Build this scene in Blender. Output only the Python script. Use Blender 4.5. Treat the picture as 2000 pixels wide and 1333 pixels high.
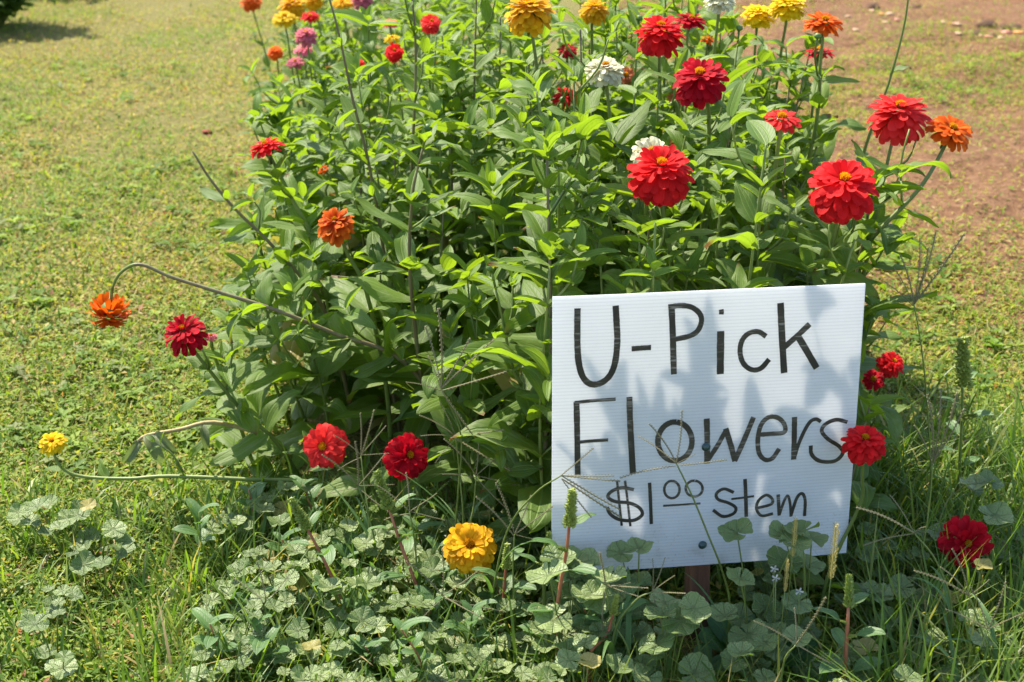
import bpy, math, random
import numpy as np
from mathutils import Vector, Matrix, noise

R = math.radians
scene = bpy.context.scene
for o in list(bpy.data.objects):
    bpy.data.objects.remove(o)
C = scene.collection

# ------------------------------------------------------------------ camera
PITCH, CAMZ, FPX = R(22), 1.25, 2778.0
cam_d = bpy.data.cameras.new('camera')
cam = bpy.data.objects.new('camera', cam_d); C.objects.link(cam)
cam.location = (0, 0, CAMZ); cam.rotation_euler = (R(90) - PITCH, 0, 0)
cam_d.sensor_width = 36; cam_d.lens = 50; cam_d.clip_start = 0.05; cam_d.clip_end = 500
cam_d.dof.use_dof = True; cam_d.dof.focus_distance = 2.2; cam_d.dof.aperture_fstop = 7.1
scene.camera = cam
# ------------------------------------------------------------------ light
SUN_EL, SUN_AZ = R(55), R(-38)          # azimuth from +Y, positive towards +X
world = bpy.data.worlds.new('World'); scene.world = world; world.use_nodes = True
wn = world.node_tree.nodes; wl = world.node_tree.links
bg = wn['Background']; sky = wn.new('ShaderNodeTexSky')
sky.sky_type = 'NISHITA'; sky.sun_disc = False; sky.sun_elevation = SUN_EL; sky.sun_rotation = SUN_AZ
sky.air_density = 1.0; sky.dust_density = 1.4; sky.ozone_density = 1.0
wl.new(sky.outputs[0], bg.inputs[0]); bg.inputs[1].default_value = 0.15
sd = Vector((math.cos(SUN_EL) * math.sin(SUN_AZ), math.cos(SUN_EL) * math.cos(SUN_AZ), math.sin(SUN_EL)))
sun_d = bpy.data.lights.new('sun', 'SUN'); sun = bpy.data.objects.new('sun', sun_d); C.objects.link(sun)
sun_d.energy = 4.8; sun_d.angle = R(0.55); sun_d.color = (1.0, 0.92, 0.77)
sun.rotation_euler = sd.to_track_quat('Z', 'Y').to_euler(); sun.location = (-3, 4, 6)
vs = scene.view_settings
vs.view_transform = 'Standard'; vs.look = 'None'; vs.exposure = 1.3; vs.gamma = 1; vs.use_curve_mapping = False
cy = scene.cycles
cy.max_bounces = 6; cy.diffuse_bounces = 4; cy.transmission_bounces = 4; cy.transparent_max_bounces = 6; cy.glossy_bounces = 3
cy.caustics_reflective = False; cy.caustics_refractive = False

rng = random.Random(11)
nrng = np.random.default_rng(5)

# ------------------------------------------------------------------ geometry helpers
CAM = Vector((0, 0, CAMZ)); FW = Vector((0, math.cos(PITCH), -math.sin(PITCH))); UP = Vector((0, math.sin(PITCH), math.cos(PITCH)))
def at(px, py, Y):
    """point of the place that lies on the sight line of photo pixel (px, py) at distance Y"""
    d = FW + Vector((1, 0, 0)) * ((px - 1000) / FPX) + UP * ((667 - py) / FPX)
    return CAM + d * (Y / d.y)
def ground_at(px, py):
    d = FW + Vector((1, 0, 0)) * ((px - 1000) / FPX) + UP * ((667 - py) / FPX)
    return CAM + d * (-CAMZ / d.z)
def depth(p): return (p - CAM).dot(FW)
def gz(x, y):
    s = min(max((x - 0.7) / 0.5, 0), 1) * min(max((y - 3.2) / 0.9, 0), 1)
    return 0.012 * noise.noise(Vector((x * 2.3, y * 2.3, 0))) + 0.006 * noise.noise(Vector((x * 7, y * 7, 3))) + (s * 0.03 * noise.noise(Vector((x * 4.1, y * 4.1, 9))) if s else 0)

def mesh_from(name, verts, faces, uvs=None, mat=None, smooth=True):
    me = bpy.data.meshes.new(name)
    me.from_pydata([tuple(v) for v in verts], [], [tuple(f) for f in faces])
    if uvs is not None:
        lay = me.uv_layers.new(name='UVMap')
        li = np.zeros(len(me.loops), dtype=np.int32); me.loops.foreach_get('vertex_index', li)
        lay.data.foreach_set('uv', np.asarray(uvs, dtype=np.float32)[li].ravel())
    if smooth: me.polygons.foreach_set('use_smooth', [True] * len(me.polygons))
    if mat: me.materials.append(mat)
    me.update()
    return me
def link(name, me, parent=None, M=None):
    o = bpy.data.objects.new(name, me); C.objects.link(o)
    if parent is not None: o.parent = parent
    if M is not None: o.matrix_basis = M
    return o
def thing(name, label, cat, loc=(0, 0, 0), group=None):
    o = bpy.data.objects.new(name, None); C.objects.link(o); o.location = loc
    o.empty_display_size = 0.05; o['label'] = label; o['category'] = cat
    if group: o['group'] = group
    return o
def tag(o, label, cat, group=None):
    o['label'] = label; o['category'] = cat
    if group: o['group'] = group
    return o
class MB:
    def __init__(s): s.v = []; s.f = []; s.u = []
    def add(s, V, F, U=None):
        k = len(s.v); s.v += [tuple(x) for x in V]; s.f += [tuple(i + k for i in f) for f in F]
        s.u += [tuple(x) for x in U] if U is not None else [(0.5, 0.5)] * len(V)
    def addM(s, arr, M):
        V, F, U = arr; A = np.array(M)
        s.add(V @ A[:3, :3].T + A[:3, 3], F, U)
    def mesh(s, name, mat, smooth=True): return mesh_from(name, s.v, s.f, s.u, mat, smooth)
def spline(pts, n=5):
    pts = [Vector(p) for p in pts]
    if len(pts) < 3: return [pts[0].lerp(pts[-1], i / n) for i in range(n + 1)]
    P = [pts[0] * 2 - pts[1]] + pts + [pts[-1] * 2 - pts[-2]]; out = []
    for i in range(1, len(P) - 2):
        for k in range(n):
            t = k / n; a, b, c, d = P[i - 1], P[i], P[i + 1], P[i + 2]
            out.append(0.5 * ((2 * b) + (c - a) * t + (2 * a - 5 * b + 4 * c - d) * t * t + (3 * b - a - 3 * c + d) * t ** 3))
    out.append(pts[-1]); return out
def tube(pts, rad, seg=6):
    V = []; F = []; n = len(pts)
    ref = Vector((0.3, 0.1, 1)).normalized()
    for i, p in enumerate(pts):
        t = (pts[min(i + 1, n - 1)] - pts[max(i - 1, 0)]).normalized()
        a = t.cross(ref)
        if a.length < 0.1: a = t.cross(Vector((1, 0, 0)))
        a.normalize(); b = t.cross(a); r = rad(i / (n - 1)) if callable(rad) else rad
        for k in range(seg):
            an = 2 * math.pi * k / seg; V.append(p + (a * math.cos(an) + b * math.sin(an)) * r)
    for i in range(n - 1):
        for k in range(seg):
            k2 = (k + 1) % seg; F.append((i * seg + k, i * seg + k2, (i + 1) * seg + k2, (i + 1) * seg + k))
    F.append(tuple(range(seg))[::-1]); F.append(tuple((n - 1) * seg + k for k in range(seg)))
    U = [(k / seg, i / max(n - 1, 1)) for i in range(n) for k in range(seg)]
    return V, F, U
def frame(p, d, n, s=1.0, sx=None):
    """matrix whose Y runs along d and whose Z lies near n"""
    y = d.normalized(); z = n - y * n.dot(y)
    if z.length < 1e-4: z = y.orthogonal()
    z.normalize(); x = y.cross(z); sx = s if sx is None else sx
    return Matrix(((x.x * sx, y.x * s, z.x * s, p.x), (x.y * sx, y.y * s, z.y * s, p.y), (x.z * sx, y.z * s, z.z * s, p.z), (0, 0, 0, 1)))

# ------------------------------------------------------------------ materials
def new_mat(name):
    m = bpy.data.materials.new(name); m.use_nodes = True
    nt = m.node_tree; nt.nodes.clear()
    return m, nt, lambda t, **kw: _node(nt, t, kw)
def _node(nt, t, kw):
    n = nt.nodes.new('ShaderNode' + t)
    for k, v in kw.items(): setattr(n, k, v)
    return n
def setv(n, **kw):
    for k, v in kw.items(): n.inputs[k.replace('_', ' ')].default_value = v
def math_n(nt, op, a, b=None, c=None):
    n = nt.nodes.new('ShaderNodeMath'); n.operation = op
    for i, x in enumerate((a, b, c)):
        if x is None: continue
        if isinstance(x, (int, float)): n.inputs[i].default_value = x
        else: nt.links.new(x, n.inputs[i])
    return n.outputs[0]
def sstep(nt, x, lo, hi):
    n = nt.nodes.new('ShaderNodeMapRange'); n.interpolation_type = 'SMOOTHSTEP'
    nt.links.new(x, n.inputs[0]); n.inputs[1].default_value = lo; n.inputs[2].default_value = hi
    return n.outputs[0]
def ramp(nt, x, stops):
    n = nt.nodes.new('ShaderNodeValToRGB'); e = n.color_ramp.elements
    while len(e) < len(stops): e.new(0.5)
    for i, (p, c) in enumerate(stops): e[i].position = p; e[i].color = (*c, 1)
    nt.links.new(x, n.inputs[0]); return n.outputs[0]
def mixc(nt, f, a, b, mode='MIX'):
    n = nt.nodes.new('ShaderNodeMix'); n.data_type = 'RGBA'; n.blend_type = mode
    for i, x in ((0, f), (6, a), (7, b)):
        if isinstance(x, (int, float)): n.inputs[i].default_value = x
        elif isinstance(x, tuple): n.inputs[i].default_value = (*x, 1)
        else: nt.links.new(x, n.inputs[i])
    return n.outputs[2]
def leafy(name, lo, hi, trans, tf=0.42, rough=0.5, spec=0.5, veins=True, bump=0.5, blem=True, pleat=False, mildew=False):
    m, nt, N = new_mat(name); L = nt.links.new
    oi = N('ObjectInfo'); geo = N('NewGeometry'); nz = N('TexNoise'); setv(nz, Scale=9.0, Detail=2.0)
    L(geo.outputs['Position'], nz.inputs['Vector'])
    v = math_n(nt, 'ADD', math_n(nt, 'MULTIPLY', oi.outputs['Random'], 0.6), math_n(nt, 'MULTIPLY', nz.outputs[0], 0.7))
    v = sstep(nt, v, 0.25, 1.0)
    col = ramp(nt, v, [(0, lo), (1, hi)]); tcol = ramp(nt, v, [(0, tuple(c * 0.75 for c in trans)), (1, trans)])
    tc = N('TexCoord'); sep = N('SeparateXYZ'); L(tc.outputs['UV'], sep.inputs[0])
    n2 = N('TexNoise'); setv(n2, Scale=160.0, Detail=3.0); L(geo.outputs['Position'], n2.inputs['Vector'])
    h = math_n(nt, 'MULTIPLY', n2.outputs[0], 0.35)
    if veins:
        if pleat:
            x = math_n(nt, 'ABSOLUTE', math_n(nt, 'SUBTRACT', math_n(nt, 'FRACT', sep.outputs[0]), 0.5)); vn = sstep(nt, x, 0.0, 0.10)
            sv = math_n(nt, 'FRACT', math_n(nt, 'ADD', math_n(nt, 'MULTIPLY', sep.outputs[1], 5.0), math_n(nt, 'MULTIPLY', x, -3.0)))
            vn = math_n(nt, 'MULTIPLY', vn, math_n(nt, 'ADD', 0.7, math_n(nt, 'MULTIPLY', 0.3, sstep(nt, math_n(nt, 'ABSOLUTE', math_n(nt, 'SUBTRACT', sv, 0.5)), 0.0, 0.2))))
        else:
            x = math_n(nt, 'ABSOLUTE', math_n(nt, 'SUBTRACT', sep.outputs[0], 0.5))
            vn = math_n(nt, 'MULTIPLY', sstep(nt, x, 0.0, 0.035), math_n(nt, 'ADD', 0.25, math_n(nt, 'MULTIPLY', 0.75, sstep(nt, math_n(nt, 'ABSOLUTE', math_n(nt, 'SUBTRACT', x, 0.21)), 0.0, 0.05))))
            sv = math_n(nt, 'FRACT', math_n(nt, 'ADD', math_n(nt, 'MULTIPLY', sep.outputs[1], 9.0), math_n(nt, 'MULTIPLY', x, -7.0)))
            sv = sstep(nt, math_n(nt, 'ABSOLUTE', math_n(nt, 'SUBTRACT', sv, 0.5)), 0.0, 0.16)
            vn = math_n(nt, 'MULTIPLY', vn, math_n(nt, 'ADD', 0.8, math_n(nt, 'MULTIPLY', 0.2, sv)))
        h = math_n(nt, 'ADD', h, vn)
        col = mixc(nt, math_n(nt, 'SUBTRACT', 1.0, vn), col, tuple(min(1, c * 1.35 + 0.01) for c in hi))
        tcol = mixc(nt, math_n(nt, 'MULTIPLY', math_n(nt, 'SUBTRACT', 1.0, vn), 0.5), tcol, tuple(c * 0.6 for c in trans))
    if blem:
        n3 = N('TexNoise'); setv(n3, Scale=55.0, Detail=4.0, Roughness=0.7); L(geo.outputs['Position'], n3.inputs['Vector'])
        bl = sstep(nt, n3.outputs[0], 0.68, 0.76)
        col = mixc(nt, math_n(nt, 'MULTIPLY', bl, 0.55), col, (0.20, 0.15, 0.06))
        if mildew:                                   # powdery bloom on old leaves, browned tips on a few
            n4 = N('TexNoise'); setv(n4, Scale=26.0, Detail=3.0, Roughness=0.6); L(geo.outputs['Position'], n4.inputs['Vector'])
            old = sstep(nt, oi.outputs['Random'], 0.35, 1.0)
            col = mixc(nt, math_n(nt, 'MULTIPLY', math_n(nt, 'MULTIPLY', sstep(nt, n4.outputs[0], 0.48, 0.70), old), 0.5), col, (0.30, 0.33, 0.20))
            tipb = math_n(nt, 'MULTIPLY', sstep(nt, math_n(nt, 'ADD', sep.outputs[1], math_n(nt, 'MULTIPLY', n4.outputs[0], 0.5)), 1.08, 1.24), sstep(nt, oi.outputs['Random'], 0.72, 0.86))
            col = mixc(nt, tipb, col, (0.19, 0.12, 0.05)); tcol = mixc(nt, tipb, tcol, (0.16, 0.08, 0.02))
    bp = N('Bump'); setv(bp, Strength=min(bump, 1.0), Distance=0.003 if pleat else 0.0018); L(h, bp.inputs['Height'])
    pb = N('BsdfPrincipled'); L(col, pb.inputs['Base Color']); L(bp.outputs[0], pb.inputs['Normal'])
    setv(pb, Roughness=rough); pb.inputs['Specular IOR Level'].default_value = spec
    tr = N('BsdfTranslucent'); L(tcol, tr.inputs[0]); L(bp.outputs[0], tr.inputs['Normal'])
    mx = N('MixShader'); mx.inputs[0].default_value = tf; L(pb.outputs[0], mx.inputs[1]); L(tr.outputs[0], mx.inputs[2])
    out = N('OutputMaterial'); L(mx.outputs[0], out.inputs[0])
    return m
def petal_mat(name, col, tip=None, tf=0.4):
    m, nt, N = new_mat(name); L = nt.links.new
    oi = N('ObjectInfo'); geo = N('NewGeometry'); tc = N('TexCoord'); sep = N('SeparateXYZ'); L(tc.outputs['UV'], sep.inputs[0])
    nz = N('TexNoise'); setv(nz, Scale=60.0, Detail=2.0); L(geo.outputs['Position'], nz.inputs['Vector'])
    v = math_n(nt, 'ADD', math_n(nt, 'MULTIPLY', oi.outputs['Random'], 0.5), math_n(nt, 'MULTIPLY', nz.outputs[0], 0.6))
    c = ramp(nt, sstep(nt, v, 0.2, 0.95), [(0, tuple(x * 0.62 for x in col)), (1, tuple(min(0.92, x * 1.15) for x in col))])
    if tip: c = mixc(nt, math_n(nt, 'MULTIPLY', sstep(nt, sep.outputs[1], 0.45, 1.0), 0.7), c, tip)
    wv = math_n(nt, 'SINE', math_n(nt, 'MULTIPLY', sep.outputs[0], 34.0))
    bp = N('Bump'); setv(bp, Strength=0.35, Distance=0.0006); L(wv, bp.inputs['Height'])
    pb = N('BsdfPrincipled'); L(c, pb.inputs['Base Color']); setv(pb, Roughness=0.62); L(bp.outputs[0], pb.inputs['Normal'])
    pb.inputs['Specular IOR Level'].default_value = 0.12
    tr = N('BsdfTranslucent'); L(c, tr.inputs[0])
    mx = N('MixShader'); mx.inputs[0].default_value = tf; L(pb.outputs[0], mx.inputs[1]); L(tr.outputs[0], mx.inputs[2])
    out = N('OutputMaterial'); L(mx.outputs[0], out.inputs[0])
    return m
def plain(name, lo, hi, rough=0.6, scale=40.0, bump=0.3, dist=0.001, stretch=None, spec=0.4):
    m, nt, N = new_mat(name); L = nt.links.new
    tc = N('TexCoord'); mp = N('Mapping'); L(tc.outputs['Object'], mp.inputs[0])
    if stretch: mp.inputs['Scale'].default_value = stretch
    nz = N('TexNoise'); setv(nz, Scale=scale, Detail=5.0, Roughness=0.65); L(mp.outputs[0], nz.inputs['Vector'])
    c = ramp(nt, nz.outputs[0], [(0.3, lo), (0.7, hi)])
    bp = N('Bump'); setv(bp, Strength=bump, Distance=dist); L(nz.outputs[0], bp.inputs['Height'])
    pb = N('BsdfPrincipled'); L(c, pb.inputs['Base Color']); L(bp.outputs[0], pb.inputs['Normal']); setv(pb, Roughness=rough)
    pb.inputs['Specular IOR Level'].default_value = spec
    out = N('OutputMaterial'); L(pb.outputs[0], out.inputs[0]); return m
def vcol_mat(name, tf=0.35, rough=0.55, spec=0.35):
    m, nt, N = new_mat(name); L = nt.links.new
    at_ = N('Attribute'); at_.attribute_name = 'tint'
    pb = N('BsdfPrincipled'); L(at_.outputs[0], pb.inputs['Base Color']); setv(pb, Roughness=rough)
    pb.inputs['Specular IOR Level'].default_value = spec
    br = mixc(nt, 1.0, at_.outputs[0], (1.5, 1.6, 0.7), 'MULTIPLY')
    tr = N('BsdfTranslucent'); L(br, tr.inputs[0])
    mx = N('MixShader'); mx.inputs[0].default_value = tf; L(pb.outputs[0], mx.inputs[1]); L(tr.outputs[0], mx.inputs[2])
    out = N('OutputMaterial'); L(mx.outputs[0], out.inputs[0]); return m

M_LEAF = leafy('zinnia_leaf', (0.066, 0.122, 0.017), (0.128, 0.200, 0.034), (0.30, 0.47, 0.016), tf=0.46, rough=0.56, spec=0.38, mildew=True)
M_OLD = leafy('yellowing_zinnia_leaf', (0.20, 0.19, 0.04), (0.30, 0.24, 0.08), (0.45, 0.40, 0.05), tf=0.4)
M_YOUNG = leafy('young_zinnia_leaf', (0.085, 0.16, 0.02), (0.14, 0.23, 0.03), (0.31, 0.47, 0.016), tf=0.45, rough=0.55, blem=False)
M_MALLOW = leafy('mallow_leaf', (0.095, 0.155, 0.038), (0.24, 0.305, 0.115), (0.26, 0.42, 0.03), tf=0.30, rough=0.52, spec=0.5, pleat=True, bump=1.0)
M_YELLOWED = leafy('yellowed_leaf', (0.22, 0.22, 0.05), (0.36, 0.30, 0.09), (0.5, 0.5, 0.06), tf=0.4, pleat=True)
M_WILT = leafy('wilted_leaf', (0.09, 0.13, 0.05), (0.17, 0.19, 0.09), (0.2, 0.28, 0.06), tf=0.3)
M_AMAR = leafy('pigweed_leaf', (0.06, 0.13, 0.035), (0.11, 0.2, 0.06), (0.2, 0.4, 0.04), tf=0.35)
M_BROAD = leafy('broad_weed_leaf', (0.04, 0.11, 0.03), (0.07, 0.16, 0.04), (0.16, 0.38, 0.03), tf=0.4)
M_STEM = leafy('green_stem', (0.12, 0.165, 0.032), (0.19, 0.245, 0.05), (0.2, 0.35, 0.04), tf=0.12, veins=False, bump=0.3, blem=False)
M_STEMP = plain('purplish_stem', (0.13, 0.085, 0.05), (0.20, 0.19, 0.08), 0.55, 60, stretch=(1, 1, 0.2))
M_STEMR = plain('red_weed_stem', (0.30, 0.07, 0.04), (0.40, 0.17, 0.08), 0.5, 50)
M_STRAW = plain('straw_stem', (0.30, 0.22, 0.10), (0.45, 0.36, 0.18), 0.7, 60)
M_SEED = leafy('green_seed_spike', (0.20, 0.27, 0.04), (0.34, 0.40, 0.08), (0.4, 0.5, 0.06), tf=0.3, veins=False, blem=False)
M_RAC = plain('dry_grass_spike', (0.12, 0.13, 0.05), (0.27, 0.22, 0.13), 0.6, 300)
M_CENTER = petal_mat('yellow_florets', (0.86, 0.42, 0.01)); M_CONE = petal_mat('dark_cone', (0.30, 0.05, 0.01))
M_CALYX = leafy('green_bracts', (0.07, 0.15, 0.03), (0.12, 0.22, 0.05), (0.2, 0.4, 0.04), tf=0.15, veins=False, blem=False)
PET = {
    'coral': petal_mat('coral_red_petal', (0.85, 0.038, 0.034)), 'red': petal_mat('scarlet_petal', (0.82, 0.017, 0.020)), 'crimson': petal_mat('crimson_petal', (0.54, 0.005, 0.018)),
    'orange': petal_mat('orange_petal', (0.86, 0.15, 0.008)), 'rust': petal_mat('rusty_orange_petal', (0.60, 0.075, 0.006), (0.74, 0.19, 0.01)),
    'gold': petal_mat('golden_petal', (0.88, 0.45, 0.010)), 'yellow': petal_mat('yellow_petal', (0.90, 0.58, 0.012)),
    'pink': petal_mat('pink_petal', (0.84, 0.22, 0.28)), 'magenta': petal_mat('magenta_petal', (0.5, 0.02, 0.25)),
    'white': petal_mat('cream_white_petal', (0.80, 0.77, 0.53), tf=0.35), 'salmon': petal_mat('salmon_petal', (0.78, 0.24, 0.12)),
}

# ================================================================== the ground
def bed_left(Y): return -0.40 - 0.14 * (Y - 2.3)
def bed_right(Y): return 0.61 + 0.0 * (Y - 2.3)
def ground():
    xs = np.unique(np.concatenate([np.linspace(-4, 4, 161), np.array([-200, -120, -60, -30, -15, -8, -5, 5, 8, 15, 30, 60, 120, 200.])]))
    ys = np.unique(np.concatenate([np.linspace(0.4, 10, 193), np.array([-60, -20, -8, -3, -1, 11, 13, 16, 22, 32, 60, 120, 250.])]))
    V = [(x, y, gz(x, y)) for y in ys for x in xs]; nx = len(xs)
    F = [(j * nx + i, j * nx + i + 1, (j + 1) * nx + i + 1, (j + 1) * nx + i) for j in range(len(ys) - 1) for i in range(nx - 1)]
    m, nt, N = new_mat('ground_soil_and_thatch'); L = nt.links.new
    geo = N('NewGeometry'); P = geo.outputs['Position']
    a = N('TexNoise'); setv(a, Scale=1.3, Detail=5.0, Roughness=0.6); L(P, a.inputs['Vector'])
    b = N('TexNoise'); setv(b, Scale=22.0, Detail=6.0, Roughness=0.7); L(P, b.inputs['Vector'])
    c = N('TexNoise'); setv(c, Scale=90.0, Detail=4.0, Roughness=0.7); L(P, c.inputs['Vector'])
    soil = ramp(nt, b.outputs[0], [(0.25, (0.10, 0.049, 0.025)), (0.5, (0.205, 0.108, 0.056)), (0.75, (0.31, 0.185, 0.105))])
    that = ramp(nt, c.outputs[0], [(0.3, (0.10, 0.10, 0.03)), (0.5, (0.19, 0.17, 0.055)), (0.72, (0.32, 0.25, 0.11))])
    sep = N('SeparateXYZ'); L(P, sep.inputs[0])
    # bare strip of earth beyond the bed on the right, and the dug bed itself
    right = math_n(nt, 'MULTIPLY', sstep(nt, sep.outputs[0], 0.35, 0.9), math_n(nt, 'MULTIPLY', sstep(nt, sep.outputs[1], 2.9, 3.9), math_n(nt, 'SUBTRACT', 1.0, sstep(nt, sep.outputs[1], 9.0, 10.5))))
    k = math_n(nt, 'ADD', math_n(nt, 'MULTIPLY', a.outputs[0], 0.75), math_n(nt, 'MULTIPLY', right, 0.6))
    k = sstep(nt, k, 0.46, 0.58)
    col = mixc(nt, k, that, soil)
    hh = math_n(nt, 'ADD', b.outputs[0], math_n(nt, 'MULTIPLY', c.outputs[0], 0.4))
    bp = N('Bump'); setv(bp, Strength=1.0, Distance=0.03); L(hh, bp.inputs['Height'])
    pb = N('BsdfPrincipled'); L(col, pb.inputs['Base Color']); setv(pb, Roughness=0.95); L(bp.outputs[0], pb.inputs['Normal'])
    pb.inputs['Specular IOR Level'].default_value = 0.1
    out = N('OutputMaterial'); L(pb.outputs[0], out.inputs[0])
    g = link('ground', mesh_from('ground', V, F, None, m)); g['kind'] = 'structure'
    g['label'] = 'patchy lawn ground with bare reddish soil on the right'
ground()

def tri_mesh(name, V, T, col, mat):
    """one mesh of loose tri leaves, written straight from arrays"""
    me = bpy.data.meshes.new(name); nv = len(V); nt_ = len(T)
    me.vertices.add(nv); me.vertices.foreach_set('co', V.astype(np.float32).ravel())
    me.loops.add(nt_ * 3); me.loops.foreach_set('vertex_index', T.astype(np.int32).ravel())
    me.polygons.add(nt_); me.polygons.foreach_set('loop_start', np.arange(0, nt_ * 3, 3, dtype=np.int32))
    me.polygons.foreach_set('loop_total', np.full(nt_, 3, dtype=np.int32))
    at_ = me.attributes.new('tint', 'FLOAT_COLOR', 'POINT')
    at_.data.foreach_set('color', np.concatenate([col, np.ones((nv, 1))], 1).astype(np.float32).ravel())
    me.materials.append(mat); me.update(calc_edges=True); me.validate(); return me
def leaflets(P, L, W, yaw, tilt, fold, col):
    n = len(P)
    d = np.stack([np.cos(yaw) * np.cos(tilt), np.sin(yaw) * np.cos(tilt), np.sin(tilt)], 1)
    s = np.stack([-np.sin(yaw), np.cos(yaw), np.zeros(n)], 1); up = np.cross(d, s)
    up *= np.sign(up[:, 2:3] + 1e-6)
    b = P; mid = P + d * (L * 0.5)[:, None]; tip = P + d * L[:, None] - up * (L * 0.18)[:, None]
    l = mid + s * (W / 2)[:, None] + up * (fold * W)[:, None]; r = mid - s * (W / 2)[:, None] + up * (fold * W)[:, None]
    V = np.stack([b, r, tip, l], 1).reshape(-1, 3); i = np.arange(n)[:, None] * 4
    T = np.concatenate([i + [[0, 1, 2]], i + [[0, 2, 3]]], 1).reshape(-1, 3)
    return V, T, np.repeat(col, 4, 0)
def blades(P, L, W, yaw, lean, curl, col):
    n = len(P); rows = []
    h = np.stack([np.cos(yaw), np.sin(yaw), np.zeros(n)], 1); s = np.stack([-np.sin(yaw), np.cos(yaw), np.zeros(n)], 1)
    p = P.copy(); a = lean.copy(); prev = p
    for k in range(4):
        w = W * (1.0, 0.95, 0.65, 0.0)[k] / 2
        if k < 3: rows += [p + s * w[:, None], p - s * w[:, None]]
        else: rows += [p]
        p = p + (h * np.sin(a)[:, None] + np.array([[0, 0, 1.0]]) * np.cos(a)[:, None]) * (L / 3)[:, None]; a = a + curl
    V = np.stack(rows, 1).reshape(-1, 3); i = np.arange(n)[:, None] * 7
    T = np.concatenate([i + [list(t)] for t in ((0, 1, 3), (0, 3, 2), (2, 3, 5), (2, 5, 4), (4, 5, 6))], 1).reshape(-1, 3)
    return V, T, np.repeat(col, 7, 0)
def join(*parts):
    Vs, Ts, Cs, k = [], [], [], 0
    for V, T, c in parts: Vs.append(V); Ts.append(T + k); Cs.append(c); k += len(V)
    return np.concatenate(Vs), np.concatenate(Ts), np.concatenate(Cs)
def patch(x, y):
    return 0.5 + 0.5 * noise.fractal(Vector((x * 1.1, y * 0.9, 7.3)), 0.8, 2.0, 5)
def bare(x, y):
    """how bare the soil is at (x, y), 0 to 1"""
    r = min(max((x - 0.5) / 0.35, 0), 1) * min(max((y - 2.9) / 0.8, 0), 1) * (1 - min(max((y - 9.2) / 1.2, 0), 1))
    q = patch(x, y)
    q += 0.21 * math.exp(-((x + 1.12 + 0.25 * (y - 4.5)) / 0.4) ** 2) * min(max((y - 3.0) / 1.5, 0), 1)      # worn strip down the path
    return min(1, max(0, r * (1.34 - 0.55 * patch(x * 2 + 30, y * 2.6)) + (q - 0.60) * 2.6))
PAL = np.array([(0.085, 0.16, 0.02), (0.14, 0.22, 0.026), (0.21, 0.275, 0.035), (0.28, 0.27, 0.04), (0.34, 0.27, 0.085), (0.38, 0.28, 0.14), (0.29, 0.135, 0.065), (0.17, 0.20, 0.07)])
def tints(n, w, drift):
    """per-leaf colours: palette drawn with weights w, pushed to dry tones where drift is high"""
    w = np.asarray(w, float); idx = nrng.choice(len(PAL), n, p=w / w.sum())
    dry = nrng.random(n) < drift; idx = np.where(dry, nrng.choice([3, 3, 4, 2, 3, 4, 3, 5, 6], n), idx)
    return PAL[idx] * nrng.uniform(0.82, 1.18, (n, 1))
M_LAWN = vcol_mat('lawn_leaves', 0.36, 0.6, 0.2); M_GRASS = vcol_mat('grass_blades', 0.4, 0.45, 0.4)
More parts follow.
